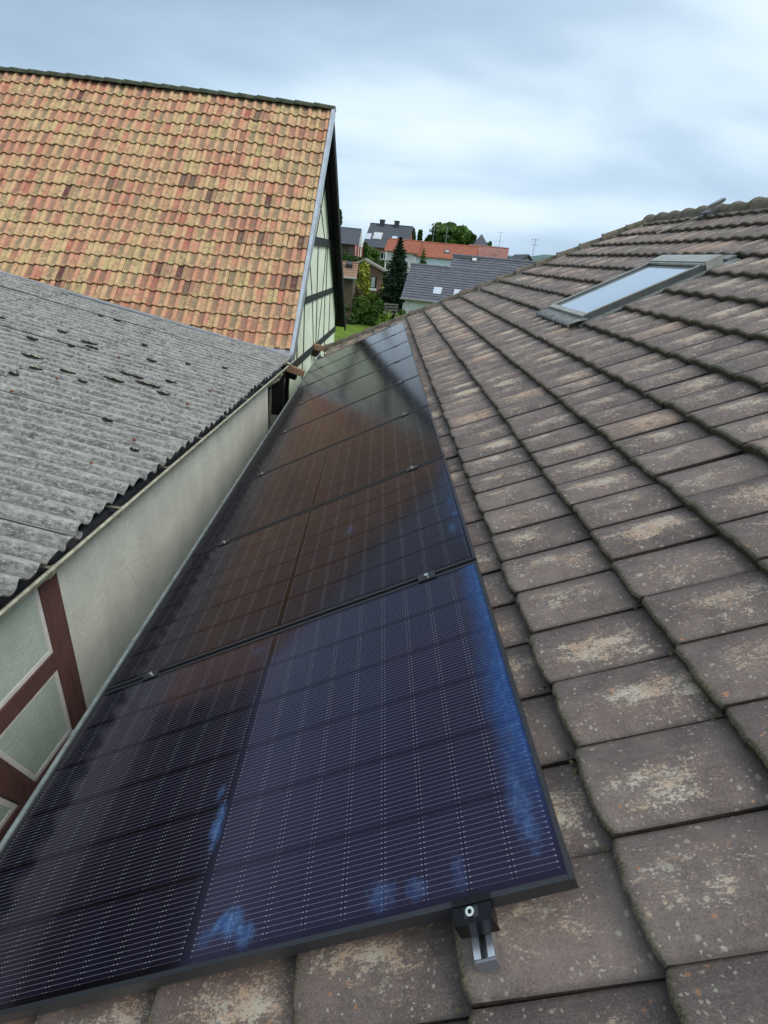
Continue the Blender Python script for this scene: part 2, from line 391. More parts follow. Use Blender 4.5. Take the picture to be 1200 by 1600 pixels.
def mat_far_roof(name, c, rows=0):
    t = NT(name); co = t.coord('Object')
    n = t.noise(co, 3, 5, .65); n2 = t.noise(co, .5, 3)
    col = t.mix(t.step(n, .35, .7), tuple(x*.82 for x in c), tuple(x*1.15 for x in c))
    col = t.mix(t.math('MULTIPLY', t.step(n2, .45, .7), .3), col, tuple(x*.75 for x in c))
    t.set(col, .7, 0, .35)
    return t.m

def mat_leaf(name, a, b, c2=None):
    t = NT(name); co = t.coord('Object'); A = t.seprgb(t.attr())
    c = t.mix(A[0], a, b)
    if c2: c = t.mix(t.step(A[1], .72, .9), c, c2)
    t.set(c, .6, 0, .25)
    t.b.inputs['Subsurface Weight'].default_value = 0.0
    tr = t.node('ShaderNodeBsdfTranslucent'); t.l.new(c, tr.inputs[0])
    mx = t.node('ShaderNodeMixShader'); mx.inputs[0].default_value = .3
    t.l.new(t.b.outputs[0], mx.inputs[1]); t.l.new(tr.outputs[0], mx.inputs[2])
    t.l.new(mx.outputs[0], t.n['Material Output'].inputs[0])
    return t.m

M = {}
M['tile'] = mat_our_tile(); M['cap'] = mat_cap(); M['barn'] = mat_barn_tile(); M['corr'] = mat_corr()
M['wall_green'] = mat_plaster('grey_green_plaster', (.62,.635,.565), .35)
M['infill'] = mat_plaster('infill_plaster', (.45,.52,.455), .4)
M['cream'] = mat_plaster('cream_green_plaster', (.76,.82,.66), .2)
M['white_line'] = plain('white_border', (.62,.60,.58), .8, var=.1)
M['brown_wood'] = mat_paint_wood('red_brown_timber', (.115,.056,.050))
M['black_wood'] = mat_paint_wood('dark_grey_timber', (.032,.034,.036))
M['tar_wood'] = mat_paint_wood('tarred_board', (.012,.012,.013))
M['old_wood'] = mat_paint_wood('weathered_timber', (.33,.21,.13))
M['zinc'] = plain('zinc', (.50,.54,.58), .42, .75, .12, 5)
M['zinc_dull'] = plain('zinc_weathered', (.30,.33,.30), .55, .35, .25, 12)
M['zinc_moss'] = plain('zinc_rim', (.52,.52,.40), .45, .3, .3, 15)
M['dark_in'] = plain('gutter_inside', (.035,.036,.042), .5, .2, .4, 9)
M['lead'] = plain('lead_flashing', (.24,.25,.23), .5, .4, .35, 14)
M['frame_pv'] = plain('black_anodised', (.026,.028,.033), .36, .25, .1, 30, spec=.6)
M['black_metal'] = plain('black_clamp', (.012,.012,.014), .3, .6, .2, 60)
M['alu'] = plain('bare_aluminium', (.62,.64,.66), .28, .95, .06, 60)
M['alu_end'] = plain('sawn_aluminium', (.26,.26,.29), .5, .6, .1, 200)
M['steel'] = plain('stainless_bolt', (.8,.82,.74), .22, 1, .05, 50)
M['frame_grey'] = plain('window_cover_metal', (.40,.40,.35), .42, .4, .15, 8)
M['dark_frame'] = plain('dark_cover_metal', (.10,.108,.108), .45, .3, .2, 8)
M['moss'] = plain('moss_crust', (.36,.35,.24), .95, 0, .4, 30, .5)
M['hole'] = plain('broken_opening', (.010,.009,.008), .95, 0, .2, 30)
M['under'] = plain('roof_underlay', (.03,.026,.024), .9)
M['render_white'] = mat_plaster('white_render', (.68,.68,.66), .3)
M['render_pale'] = mat_plaster('pale_render', (.60,.62,.62), .3)

def bgnode(t, n): return None
tg = NT('window_glass'); M['win'] = tg.set((.02,.025,.03), .05, 0, .8)
tg = NT('skylight_pane'); co_ = tg.coord('Object')
M['sky_pane'] = tg.set(tg.mix(tg.step(tg.noise(co_, 3, 3), .3, .7), (.66,.72,.78), (.72,.78,.84)), .06, .8, .6)
tg = NT('far_skylight_pane'); M['pale_pane'] = tg.set((.62,.68,.74), .12, .6, .6)

# ------------------------------------------------------------------ camera, light, sky
cd = bpy.data.cameras.new('camera'); cam = bpy.data.objects.new('camera', cd); COL.objects.link(cam); SC.camera = cam
cd.sensor_fit = 'VERTICAL'; cd.sensor_height = 36; cd.sensor_width = 36; cd.lens = 36*FP/1600
cd.clip_start = .05; cd.clip_end = 9000
mw = Matrix.Identity(4)
for i in range(3):
    mw[i][0] = RM[0][i]; mw[i][1] = -RM[1][i]; mw[i][2] = -RM[2][i]; mw[i][3] = CAM[i]
cam.matrix_world = mw

SUN_EL, SUN_AZ = math.radians(50), math.radians(118)     # azimuth from +Y towards +X
sl = bpy.data.lights.new('sun', 'SUN'); so = bpy.data.objects.new('sun', sl); COL.objects.link(so)
sl.energy = 1.5; sl.angle = math.radians(25); sl.color = (1.0, .955, .88)
sd = Vector((math.sin(SUN_AZ)*math.cos(SUN_EL), math.cos(SUN_AZ)*math.cos(SUN_EL), math.sin(SUN_EL)))
so.rotation_euler = sd.to_track_quat('Z', 'Y').to_euler()

w = bpy.data.worlds.new('World'); SC.world = w; w.use_nodes = True
wn, wl = w.node_tree.nodes, w.node_tree.links
for n in list(wn): wn.remove(n)
class WT(NT):
    def __init__(s): s.n = wn; s.l = wl
t = WT()
out = t.node('ShaderNodeOutputWorld')
sky = t.node('ShaderNodeTexSky'); sky.sky_type = 'NISHITA'; sky.sun_disc = False; sky.sun_elevation = SUN_EL; sky.sun_rotation = SUN_AZ
sky.air_density = 1.2; sky.dust_density = 1.5
g = t.coord('Generated')
gx, gy, gz = t.sep(g)
den = t.math('ADD', t.math('MAXIMUM', gz, 0), .22)
cmb = t.node('ShaderNodeCombineXYZ'); t.l.new(t.math('DIVIDE', gx, den), cmb.inputs[0]); t.l.new(t.math('DIVIDE', gy, den), cmb.inputs[1])
P = cmb.outputs[0]
c1 = t.noise(t.mapping(P, (.55, .8, 1), (1.3, .4, 0)), 1.0, 5, .44, .25)
c2 = t.noise(t.mapping(P, (.25, .6, 1), (4.3, 2.4, 0)), 1.0, 4, .5, .2)
cl = t.math('ADD', t.math('MULTIPLY', c1, .6), t.math('MULTIPLY', c2, .4))
ccol = t.ramp(cl, [(.36,(.25,.35,.48)),(.44,(.33,.45,.59)),(.49,(.46,.59,.73)),(.53,(.62,.75,.86)),(.60,(.84,.92,.96))])
# brighter towards the zenith and behind the lens, as under high cloud
zen = t.step(gz, .45, 1.0)
ccol = t.mix(t.math('MULTIPLY', zen, .55), ccol, (.86,.90,.95))
low = t.math('SUBTRACT', 1, t.step(gz, .0, .30))
ccol = t.mix(t.math('MULTIPLY', low, .55), ccol, (.50,.66,.83))
bg1 = t.node('ShaderNodeBackground'); t.l.new(sky.outputs[0], bg1.inputs[0]); bg1.inputs[1].default_value = .07
bg2 = t.node('ShaderNodeBackground'); t.l.new(ccol, bg2.inputs[0]); bg2.inputs[1].default_value = 1.0
mx = t.node('ShaderNodeMixShader'); mx.inputs[0].default_value = .88
t.l.new(bg1.outputs[0], mx.inputs[1]); t.l.new(bg2.outputs[0], mx.inputs[2]); t.l.new(mx.outputs[0], out.inputs[0])

SC.view_settings.view_transform = 'Standard'; SC.view_settings.look = 'None'; SC.view_settings.exposure = 0.4; SC.view_settings.gamma = 1
SC.cycles.use_denoising = True
SC.cycles.max_bounces = 6

# ------------------------------------------------------------------ tile fields
def tile_template(nu, prof, length, rise, skirt, round_r, plan_round, ks=(0,.012,.03,.07,.16,.45,1.0)):
    """local tile: t across 0..1, y down the slope 0 (nose) .. 1 ; returns verts (t, y_m, h), faces, uv, edge flag, smooth flag"""
    V = []; UV = []; E = []; F = []; S = []
    ts = np.linspace(0, 1, nu+1)
    for k in ks:
        for tt in ts:
            y = k*length
            y0 = plan_round*abs(2*tt-1)**3*(1-k)**6
            h = prof(tt) + rise*(1-k)
            if y < round_r: h -= round_r*.8*(1-math.sqrt(max(0, 1-((round_r-y)/round_r)**2)))
            V.append((tt, y+y0, h)); UV.append((tt, k)); E.append(0)
    n = nu+1
    for j in range(len(ks)-1):
        for i in range(nu): F.append((j*n+i, j*n+i+1, (j+1)*n+i+1, (j+1)*n+i)); S.append(True)
    b = len(V)                      # front skirt
    for tt_i, tt in enumerate(ts):
        V.append(V[tt_i]); UV.append((tt, 0)); E.append(.35)
    for tt_i, tt in enumerate(ts):
        x, y, h = V[tt_i]; V.append((x, y+.004, h-skirt)); UV.append((tt, 0)); E.append(1)
    for i in range(nu): F.append((b+n+i, b+n+i+1, b+i+1, b+i)); S.append(True)
    b = len(V)                      # side skirt facing the lens (t = 0)
    for j in range(len(ks)):
        V.append(V[j*n]); UV.append((0, ks[j])); E.append(1)
    for j in range(len(ks)):
        x, y, h = V[j*n]; V.append((x+.004, y, h-.028)); UV.append((0, ks[j])); E.append(1)
    m = len(ks)
    for j in range(m-1): F.append((b+j, b+j+1, b+m+j+1, b+m+j)); S.append(False)
    return np.array(V), F, np.array(UV), np.array(E), S

def tile_field(name, cells, width, tpl, frame, mat, parent, clip=None, jit=.003, rotj=.006, rag=0.0):
    TV, TF, TUV, TE, TS = tpl
    nV = len(TV); allV = []; allF = []; allUV = []; allA = []; allS = []
    for (u0, v0) in cells:
        ju, jv, jh, jr = RG.uniform(-jit, jit), RG.uniform(-jit*1.5, jit*1.5), RG.uniform(-.002, .003), RG.uniform(-rotj, rotj)
        tl = RG.uniform(-.004, .004)
        u = u0+ju+TV[:,0]*width+jr*TV[:,1]; v = v0+jv+TV[:,1]-jr*TV[:,0]*width; h = TV[:,2]+jh+tl*TV[:,0]
        if clip is not None: u, v = clip(u, v)
        if rag:
            q_ = (TUV[:,1] < .05); ph = RG.uniform(0, 9, 3)
            wob = (np.sin(TV[:,0]*17+ph[0])+np.sin(TV[:,0]*31+ph[1])+np.sin(TV[:,0]*47+ph[2]))*rag*.5
            v = v+np.where(q_, wob, 0); h = h+np.where(q_, wob*.5, 0)
        P = frame(u, v, h)
        off = len(allV)*nV
        allV.append(P); allF += [tuple(i+off for i in f) for f in TF]; allS += TS
        allUV.append(TUV)
        a = np.ones((nV, 4)); a[:,0] = RG.random(); a[:,1] = RG.random(); a[:,2] = TE
        allA.append(a)
    return mesh_obj(name, np.concatenate(allV), allF, mat, parent, smooth=allS, uv=np.concatenate(allUV), att=np.concatenate(allA))

# ================================================================== OUR HOUSE
HT = -.12                                   # tile bed below the panel plane
house = thing('tiled_house', (0.6, 5, GR+1.0), 'house with brown ribbed tile roof and skylight that carries the solar panels', 'house')
def hip(v): return 11.05-.44*(v-.4)
U0 = .11-.222*11; PW = .222; PL = .352; V0 = 1.80-PL*5
WIN = (4.42, 5.46, 3.27, 4.44)
def prof_o(t):
    return .004+.033*math.sin(math.pi*min(1, (t*.90+.07)))**1.0 - .003*max(0, t-.88)/.12
tpl = tile_template(9, prof_o, PL+.05, .042, .050, .013, .012)
cells = []
for r in range(0, 17):
    v0 = V0+PL*r
    for c in range(0, 62):
        u0 = U0+PW*c
        if u0 > hip(v0+PL)+.05: continue
        cu, cv = u0+PW/2, v0+PL*.6
        if WIN[0]-.12 < cu < WIN[1]+.10 and WIN[2]-.10 < cv < WIN[3]+.10: continue
        if v0 > 5.75: continue
        cells.append((u0, v0))
def clipf(u, v):
    return np.minimum(u, 11.05-.44*(v-.4)+.02), np.minimum(v, 5.84)
def roof_frame(u, v, h):
    h = h+HT-.03
    return np.stack([v*CT-h*ST, u, v*ST+h*CT], 1)
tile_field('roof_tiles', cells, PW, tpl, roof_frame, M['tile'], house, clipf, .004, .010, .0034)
crumb = MB()
for i in range(1500):
    vv = V0+PL*RG.integers(1, 17); uu = -1.2+RG.random()**1.5*10
    if uu > hip(vv)-.2 or (WIN[0]-.2 < uu < WIN[1]+.2 and WIN[2]-.3 < vv < WIN[3]+.2): continue
    p = RP(uu, vv-RG.uniform(.0, .012), HT-.03+RG.uniform(.006, .034)); q = RG.uniform(.003, .0085)
    a_ = RG.normal(size=3)*q*.3
    crumb.add([p+a_+np.array(w_)*q for w_ in ((1.5,0,-.4),(-.9,1.2,-.3),(-.9,-1.3,-.3),(.1,.1,.8))], [(0,1,3),(1,2,3),(2,0,3),(0,2,1)])
tag(crumb.build('moss_crumbs', plain('moss_bits', (.10,.095,.045), .95, 0, .5, 40), house), kind='stuff')
m = MB(); fn = lambda a, b, c: RP(a, b, c)
un = [(U0, V0+.02), (hip(V0), V0+.02), (hip(5.80), 5.80), (U0, 5.80)]
m.slab([RP(a, b, HT-.20) for a, b in un], RP(0, 0, .135)); m.build('roof_deck', M['under'], house)
# ridge and hip caps
def cap_run(name, p0, p1, r, L, mat, parent, up=(0,0,1), ovl=.05, sides=9, lift=.012, seedj=.006):
    p0 = np.array(p0); p1 = np.array(p1); D = p1-p0; T = np.linalg.norm(D); D = D/T
    S_ = np.cross(D, up); S_ /= np.linalg.norm(S_); U_ = np.cross(S_, D)
    n = max(1, int(round(T/L))); L = T/n; mb = MB()
    for i in range(n):
        a = p0+D*(L*i); jr = RG.uniform(-seedj, seedj, 3)
        V = []; secs = [(0, 1.08, lift), (.03, 1.10, lift+.004), (.10, 1.0, lift), (1.0+ovl/L, .90, 0)]
        for q, k, lf in secs:
            c = a+D*(L*q)+U_*(lf)+jr*(1+q)
            for j in range(sides+1):
                an = math.pi*(j/sides)*1.12-.06*math.pi; V.append(c+S_*(r*k*math.cos(an))+U_*(r*k*math.sin(an)*.92))
            for j in range(sides+1):
                an = math.pi*(j/sides)*1.12-.06*math.pi; V.append(c+S_*((r*k-.016)*math.cos(an))+U_*((r*k-.016)*math.sin(an)*.92))
        w_ = 2*(sides+1); F = []
        for q in range(len(secs)-1):
            for j in range(sides): F.append((q*w_+j, (q+1)*w_+j, (q+1)*w_+j+1, q*w_+j+1))
        mb.add(V, F, 0, True)
        mb.add(V[:w_], [(j, j+1, j+1+sides+1, j+sides+1) for j in range(sides)], 0)
    return mb.build(name, mat, parent)
RV = 5.80
cap_run('ridge_caps', RP(hip(RV)+.1, RV+.03, HT-.02), RP(-2.3, RV+.03, HT-.02), .125, .37, M['cap'], house)
cap_run('hip_caps', RP(hip(-.05)+.02, -.05, HT-.01), RP(hip(RV), RV+.02, HT-.01), .11, .36, M['cap'], house, up=RP(0,0,1))
# mortar bedding under the caps
mb = MB()
mort = plain('mortar', (.30,.27,.225), .95, 0, .35, 20, .6)
P_ = []
for i in range(141):
    vv = -.03+(RV-.02)*i/140; P_.append(RP(hip(vv)-.085+RG.uniform(-.014,.014), vv, HT+.004+RG.uniform(-.008,.010)))
for i in range(170):
    P_.append(RP(hip(RV)-.1-i*.066, RV-.085+RG.uniform(-.014,.014), HT+.012+RG.uniform(-.008,.010)))
mb.tube(P_, [float(RG.uniform(.016,.034)) for _ in P_], 7); mb.build('mortar_bedding', mort, house)
# back slope, hip slope, walls
RX, RZ = RP(0, RV, HT)[0], RP(0, RV, HT)[2]
EX, EZ = RP(0, V0, HT-.05)[0], RP(0, V0, HT-.05)[2]
BX = 2*RX-EX
m = MB()
m.slab([(RX, U0, RZ-.06), (RX, hip(RV), RZ-.06), (BX, hip(V0), EZ-.03), (BX, U0, EZ-.03)], (0, 0, -.12))
m.slab([(EX+.03, hip(V0)-.02, EZ-.03), (BX-.03, hip(V0)-.02, EZ-.03), (RX, hip(RV)-.05, RZ-.07)], (0, -.02, -.10))
m.build('back_slope', M['cap'], house)
m = MB(); m.box(EX+.32, BX-.35, U0+.35, hip(V0)-.35, GR+.9, EZ-.12); m.build('house_wall', M['render_pale'], house)
m = MB(); yy = U0+.35
m.add([(EX+.32, yy, EZ-.12), (BX-.35, yy, EZ-.12), (RX, yy, RZ-.32), (EX+.32, yy+.2, EZ-.12), (BX-.35, yy+.2, EZ-.12), (RX, yy+.2, RZ-.32)], [(0,1,2),(5,4,3),(1,4,5,2),(0,2,5,3)])
m.build('gable_wall', M['render_pale'], house)

# skylight (part of the house)
a0, a1, b0, b1 = WIN
H0, H1 = HT-.08, -.058
sk = MB(); F_ = .030
sk.boxf(fn, a0, a0+F_, b0, b1, H0, H1); sk.boxf(fn, a1-F_, a1, b0, b1, H0, H1)
sk.boxf(fn, a0+F_, a1-F_, b0, b0+F_*1.3, H0, H1-.003)
sk = sk.build('skylight', M['dark_frame'], house); tag(sk, 'roof window with metal frame and pale reflecting pane')
k = MB(); k.boxf(fn, a0+F_+.002, a1-F_-.002, b0+F_*1.3+.002, b1-.10, H0+.02, H1-.014); k.build('pane', M['sky_pane'], sk)
k = MB(); k.boxf(fn, a0-.012, a1+.012, b1-.10, b1+.04, H0, H1+.022); k.boxf(fn, a0-.008, a1+.008, b1-.125, b1-.102, H1-.005, H1+.012); k.build('top_cover', M['frame_grey'], sk)
k = MB(); k.boxf(fn, a0+.004, a0+.028, b0+.02, b1-.12, H1+.002, H1+.009); k.boxf(fn, a1-.028, a1-.004, b0+.02, b1-.12, H1+.002, H1+.009)
k.boxf(fn, a0+.002, a1-.002, b0-.012, b0+.045, H1-.028, H1+.006); k.build('sash_trim', M['frame_grey'], sk)
k = MB(); k.boxf(fn, a0-.10, a0-.002, b0-.08, b1+.13, HT-.03, HT+.012); k.boxf(fn, a1+.002, a1+.10, b0-.08, b1+.13, HT-.03, HT+.012); k.boxf(fn, a0-.002, a1+.002, b1+.082, b1+.16, HT-.03, HT+.03)
V = []; F = []; nn_ = 90
for i in range(nn_+1):
    uu = a0-.10+(a1-a0+.14)*i/nn_; wv = .5+.5*math.cos(uu*2*math.pi/.111)
    for j, (vv, am, hh) in enumerate(((b0+.01, .004, .040), (b0-.04, .010, .040), (b0-.08, .026, .034), (b0-.145, .036, .030), (b0-.152, .036, .018))):
        V.append(RP(uu, vv-.012*wv*(j > 2), HT+hh+am*wv))
for i in range(nn_):
    for j in range(4): F.append((i*5+j, i*5+j+1, (i+1)*5+j+1, (i+1)*5+j))
k.add(V, F, 0, True); k.build('flashing', M['lead'], sk)
# gutter of our house
def gutter(fr, s0, s1, r, rim, m_body, m_rim, name, parent, brk=.75, inner=None, rim_parts=True, sag=0.0):
    mb = MB(); V = []; n = 10; S_ = [s0, s1]
    for s_ in S_:
        for q in range(n+1):
            an = math.pi*q/n; V.append(fr(s_, r*math.cos(an), -r*math.sin(an)))
        for q in range(n+1):
            an = math.pi*q/n; V.append(fr(s_, (r-.006)*math.cos(an), -(r-.006)*math.sin(an)))
    w_ = 2*(n+1)
    mb.add(V, [(q, q+1, w_+q+1, w_+q) for q in range(n)], 0, True)
    mb.add(V, [(n+1+q, w_+n+1+q, w_+n+2+q, n+2+q) for q in range(n)], 1, True)
    g_ = mb.build(name, [m_body, inner or m_body], parent)
    mb = MB(); mb.tube([fr(s0, r, .004), fr(s1, r, .004)], rim, 10); mb.build('rim', m_rim, g_)
    s_ = s0+.3
    while s_ < s1:
        mb = MB()
        for q in range(7):
            a_ = math.pi*q/7; b_ = math.pi*(q+1)/7
            p = fr(s_, (r+.006)*math.cos(a_), -(r+.006)*math.sin(a_)); p2 = fr(s_, (r+.006)*math.cos(b_), -(r+.006)*math.sin(b_))
            mb.bar(p, p2, .028, .004, up=fr(1,0,0)-fr(0,0,0) if False else (0,0,1) if abs(q-3) < 2 else (1,0,0))
        mb.tube([fr(s_-.017, r, .005), fr(s_+.017, r, .005)], rim*1.22, 10)
        mb.bar(fr(s_, r+.004, .006), fr(s_, -r, .012), .024, .004)
        s_ += brk
        mb.build('bracket', m_body, g_)
    return g_
gfr = lambda s, o, z: np.array([-.055-o*1.0, s, -.195+z])
gutter(gfr, U0, hip(0)-.1, .065, .0135, M['zinc_dull'], M['zinc_dull'], 'gutter', house, .62, M['dark_in'])

# ================================================================== SOLAR PANELS
GP = 1.154; PWU, PLV = 1.134, 1.722; FT = .035
def make_panel(idx, glassmat, label):
    loc = RP(idx*GP, 0, 0)
    root = thing('solar_panel', loc, label, 'solar panel', 'solar panels laid in a row up the brown roof')
    u0 = idx*GP
    m = MB(); w_ = .011
    V = []
    def bx(a0, a1, b0, b1, h0, h1): m.boxf(fn, u0+a0, u0+a1, b0, b1, h0, h1)
    bx(0, PWU, 0, w_, -FT, 0); bx(0, PWU, PLV-w_, PLV, -FT, 0); bx(0, w_, w_, PLV-w_, -FT, 0); bx(PWU-w_, PWU, w_, PLV-w_, -FT, 0)
    fr = m.build('frame', M['frame_pv'], root)
    bv = fr.modifiers.new('bevel', 'BEVEL'); bv.width = .0012; bv.segments = 2
    P = [fn(u0+a, b, h) for (a, b, h) in ((w_,w_,-.0025),(PWU-w_,w_,-.0025),(PWU-w_,PLV-w_,-.0025),(w_,PLV-w_,-.0025),(w_,w_,-.0075),(PWU-w_,w_,-.0075),(PWU-w_,PLV-w_,-.0075),(w_,PLV-w_,-.0075))]
    uv = [(w_,w_),(PWU-w_,w_),(PWU-w_,PLV-w_),(w_,PLV-w_)]*2
    mesh_obj('cell_glass', P, [(3,2,1,0),(4,5,6,7)], glassmat, root, uv=uv)
    return root
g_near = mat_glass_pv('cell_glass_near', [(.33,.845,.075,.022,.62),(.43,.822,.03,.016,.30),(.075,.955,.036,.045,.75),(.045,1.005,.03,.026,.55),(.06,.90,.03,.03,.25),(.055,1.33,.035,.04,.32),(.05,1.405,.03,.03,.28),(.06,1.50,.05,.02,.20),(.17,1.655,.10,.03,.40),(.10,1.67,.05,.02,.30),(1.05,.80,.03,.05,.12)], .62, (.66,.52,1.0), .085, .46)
g_2 = mat_glass_pv('cell_glass_second', [(.655,1.145,.055,.040,.16),(.30,1.665,.06,.02,.30),(.42,1.69,.03,.02,.35),(.55,1.68,.05,.02,.20)], .12, (.90,.76,.95), .10, .15)
g_far = mat_glass_pv('cell_glass_plain', rough=.13)
ordl = ['solar panel nearest the camera, smeared blue along its right edge and front edge',
        'second solar panel from the front, with a pale handprint in its middle',
        'third solar panel from the front, between the handprint panel and the panels reflecting sky',
        'fourth solar panel from the front, half of it reflecting the half-timbered gable',
        'fifth solar panel from the front, fourth back from the far end of the row',
        'sixth solar panel from the front, third from the far end of the row',
        'seventh solar panel from the front, last but one at the far end',
        'farthest solar panel, its upper corner close under the hip of the roof']
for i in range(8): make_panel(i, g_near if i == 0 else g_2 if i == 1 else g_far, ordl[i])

# rails
for vv, nm in ((.25, 'lower aluminium mounting rail under the panels, on the gutter side'), (1.52, 'upper aluminium mounting rail whose sawn end sticks out below the front panel')):
    ue0 = -.075 if vv > 1 else -.03
    r_ = thing('mounting_rail', RP(ue0, vv, -.06), nm, 'rail', 'aluminium rails under the solar panels')
    m = MB(); yl, yr, h0, h1 = vv-.020, vv+.020, -.080, -.038
    # C-profile: base, sides, lips; rounded underside
    m.boxf(fn, ue0+.002, 9.27, yl, yr, h0+.006, h0+.016)
    m.boxf(fn, ue0+.002, 9.27, yl, yl+.006, h0+.016, h1); m.boxf(fn, ue0+.002, 9.27, yr-.006, yr, h0+.016, h1)
    m.boxf(fn, ue0+.002, 9.27, yl+.006, yl+.013, h1-.006, h1-.001); m.boxf(fn, ue0+.002, 9.27, yr-.013, yr-.006, h1-.006, h1-.001)
    m.build('rail_profile', M['alu'], r_)
    m = MB(); pr_ = [(yl, h1-.002), (yl, h0+.010), (yl+.006, h0+.002), (vv, h0-.003), (yr-.006, h0+.002), (yr, h0+.010), (yr, h1-.002)]
    m.slab([RP(ue0-.003, a, b) for a, b in pr_][::-1], RP(.0045, 0, 0)); m.build('end_plate', M['alu_end'], r_)
# roof hooks hold the rail
# end clamp
c0 = RP(0, 1.52, -.02)
ec = thing('end_clamp', c0, 'black end clamp with round bolt gripping the front edge of the nearest panel', 'clamp')
m = MB()
m.boxf(fn, -.034, .008, 1.52-.038, 1.52+.038, .0015, .0055); m.boxf(fn, -.005, .0095, 1.52-.038, 1.52+.038, .0056, .0085)
m.boxf(fn, -.038, -.034, 1.52-.038, 1.52+.038, -.036, .010); m.boxf(fn, -.0335, -.029, 1.52-.038, 1.52+.038, .0057, .0095)
m.boxf(fn, -.030, -.006, 1.52-.036, 1.52+.036, -.037, .0012); m.build('clamp_body', M['black_metal'], ec)
m = MB(); m.boxf(fn, -.028, -.010, 1.52-.016, 1.52+.012, .0057, .0078); m.build('clamp_plate', M['frame_pv'], ec)
m = MB(); bc = RP(-.020, 1.517, 0); nrm = RP(0, 0, 1)
m.tube([bc+nrm*.007, bc+nrm*.0135], .0085, 16); bo = m.build('bolt', M['steel'], ec)
m = MB(); m.tube([bc+nrm*.0136, bc+nrm*.0142], .0042, 6); m.build('socket', M['black_metal'], bo)
# mid clamps
proto = None
for i in range(1, 8):
    for vv, side in ((.25, 'gutter side'), (1.52, 'ridge side')):
        uc = i*GP-.01
        num = ['first','second','third','fourth','fifth','sixth','seventh'][i-1]
        lb = 'small bright mid clamp on the %s of the %s seam between solar panels' % (side, num)
        if proto is None:
            proto = thing('mid_clamp', RP(uc, vv, 0), lb, 'clamp', 'mid clamps in the seams between panels')
            m = MB(); m.boxf(fn, uc-.022, uc+.022, vv-.035, vv+.035, .0012, .0042); m.boxf(fn, uc-.0085, uc+.0085, vv-.034, vv+.034, -.033, .0010); m.build('clamp_body', M['frame_pv'], proto)
            m = MB(); b_ = RP(uc, vv, 0); m.tube([b_+nrm*.004, b_+nrm*.011], .0085, 12); m.build('bolt', M['steel'], proto)
            pbase = RP(uc, vv, 0)
        else:
            c = copy_tree(proto); c.location = [float(x) for x in RP(uc, vv, 0)]; c['label'] = lb

# antenna bracket lying by the ridge
ab = thing('antenna_bracket', RP(7.1, 5.5, -.05), 'metal rod and clamp bracket lying across the ridge, with a pale cable', 'bracket')
m = MB(); m.tube([RP(6.86, 5.72, .02), RP(6.66, 5.77, .05), RP(6.60, 5.78, .06)], [.020, .026, .012], 10); m.build('arm', M['zinc'], ab)
m = MB(); m.boxf(fn, 6.62, 6.78, 5.56, 5.64, -.05, .0); m.tube([RP(6.70, 5.50, -.03), RP(6.70, 5.72, -.03)], .018, 8); m.build('foot', M['dark_frame'], ab)
m = MB(); m.tube([RP(6.72, 5.60, -.03), RP(6.95, 5.45, -.06), RP(7.06, 5.33, -.065), RP(7.12, 5.18, -.062)], .010, 8); m.build('cable', plain('pale_cable', (.42,.40,.34), .6), ab)

# ================================================================== LEAN-TO SHED
QL = math.radians(10.5)
shed = thing('lean_to_shed', BP(3, W1-1, GR+1.0), 'low shed with grey-green wall, brown timber frame and corrugated grey roof', 'shed')
def LP(s, L, h=0.0):
    o = W1+.15-L*math.cos(QL)+h*math.sin(QL)*1.0; z = .15+L*math.sin(QL)+h*math.cos(QL)
    return BP(s, o, z)
# roof sheets
V = []; F = []; UV = []; S = []
WAV = .15; rows = [(-.03, 1.98), (1.86, 3.72), (3.60, 5.46), (5.34, 7.3), (7.18, 9.1)]
scol = -2.4; cols = []
while scol < 8.33: cols.append((scol, min(scol+.9+.11, 8.36))); scol += .9
for ri, (l0, l1) in enumerate(rows):
    for ci, (s0, s1) in enumerate(cols):
        jl = RG.uniform(-.018, .018); lift = RG.uniform(.0, .006)+.008*((ci) % 2)
        l0j = l0+jl; ns = max(6, int(round((s1-s0)/.0188))); nl = 6
        o0 = len(V)
        brk = RG.random(ns+1)
        for j in range(nl+1):
            L_ = l0j+(l1-l0j)*j/nl
            for i in range(ns+1):
                s_ = s0+(s1-s0)*i/ns
                hh = .0235*math.cos(2*math.pi*s_/WAV)+.012*(1-j/nl)+lift+.006*math.sin(s_*2.3+L_*1.7)
                LL = L_ + (0 if j else .006*math.sin(s_*31+ri)+.004*math.sin(s_*77))
                V.append(LP(s_, LL, hh)); UV.append((s_, L_))
        n = ns+1
        for j in range(nl):
            for i in range(ns): F.append((o0+j*n+i, o0+(j+1)*n+i, o0+(j+1)*n+i+1, o0+j*n+i+1)); S.append(True)
        b = len(V)
        for i in range(ns+1):
            s_ = s0+(s1-s0)*i/ns; hh = .0235*math.cos(2*math.pi*s_/WAV)+.012+lift+.006*math.sin(s_*2.3+l0j*1.7)
            LL = l0j+.006*math.sin(s_*31+ri)+.004*math.sin(s_*77)
            V.append(LP(s_, LL, hh)); UV.append((s_, LL)); V.append(LP(s_, LL+.001, hh-.009)); UV.append((s_, LL))
        for i in range(ns): F.append((b+2*i, b+2*i+2, b+2*i+3, b+2*i+1)); S.append(False)
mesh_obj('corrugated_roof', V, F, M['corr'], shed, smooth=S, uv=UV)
m = MB(); lf = lambda a, b, c: LP(a, b, c)
m.boxf(lf, -2.35, 8.30, .10, 9.0, -.14, -.05); m.build('roof_deck', M['tar_wood'], shed)
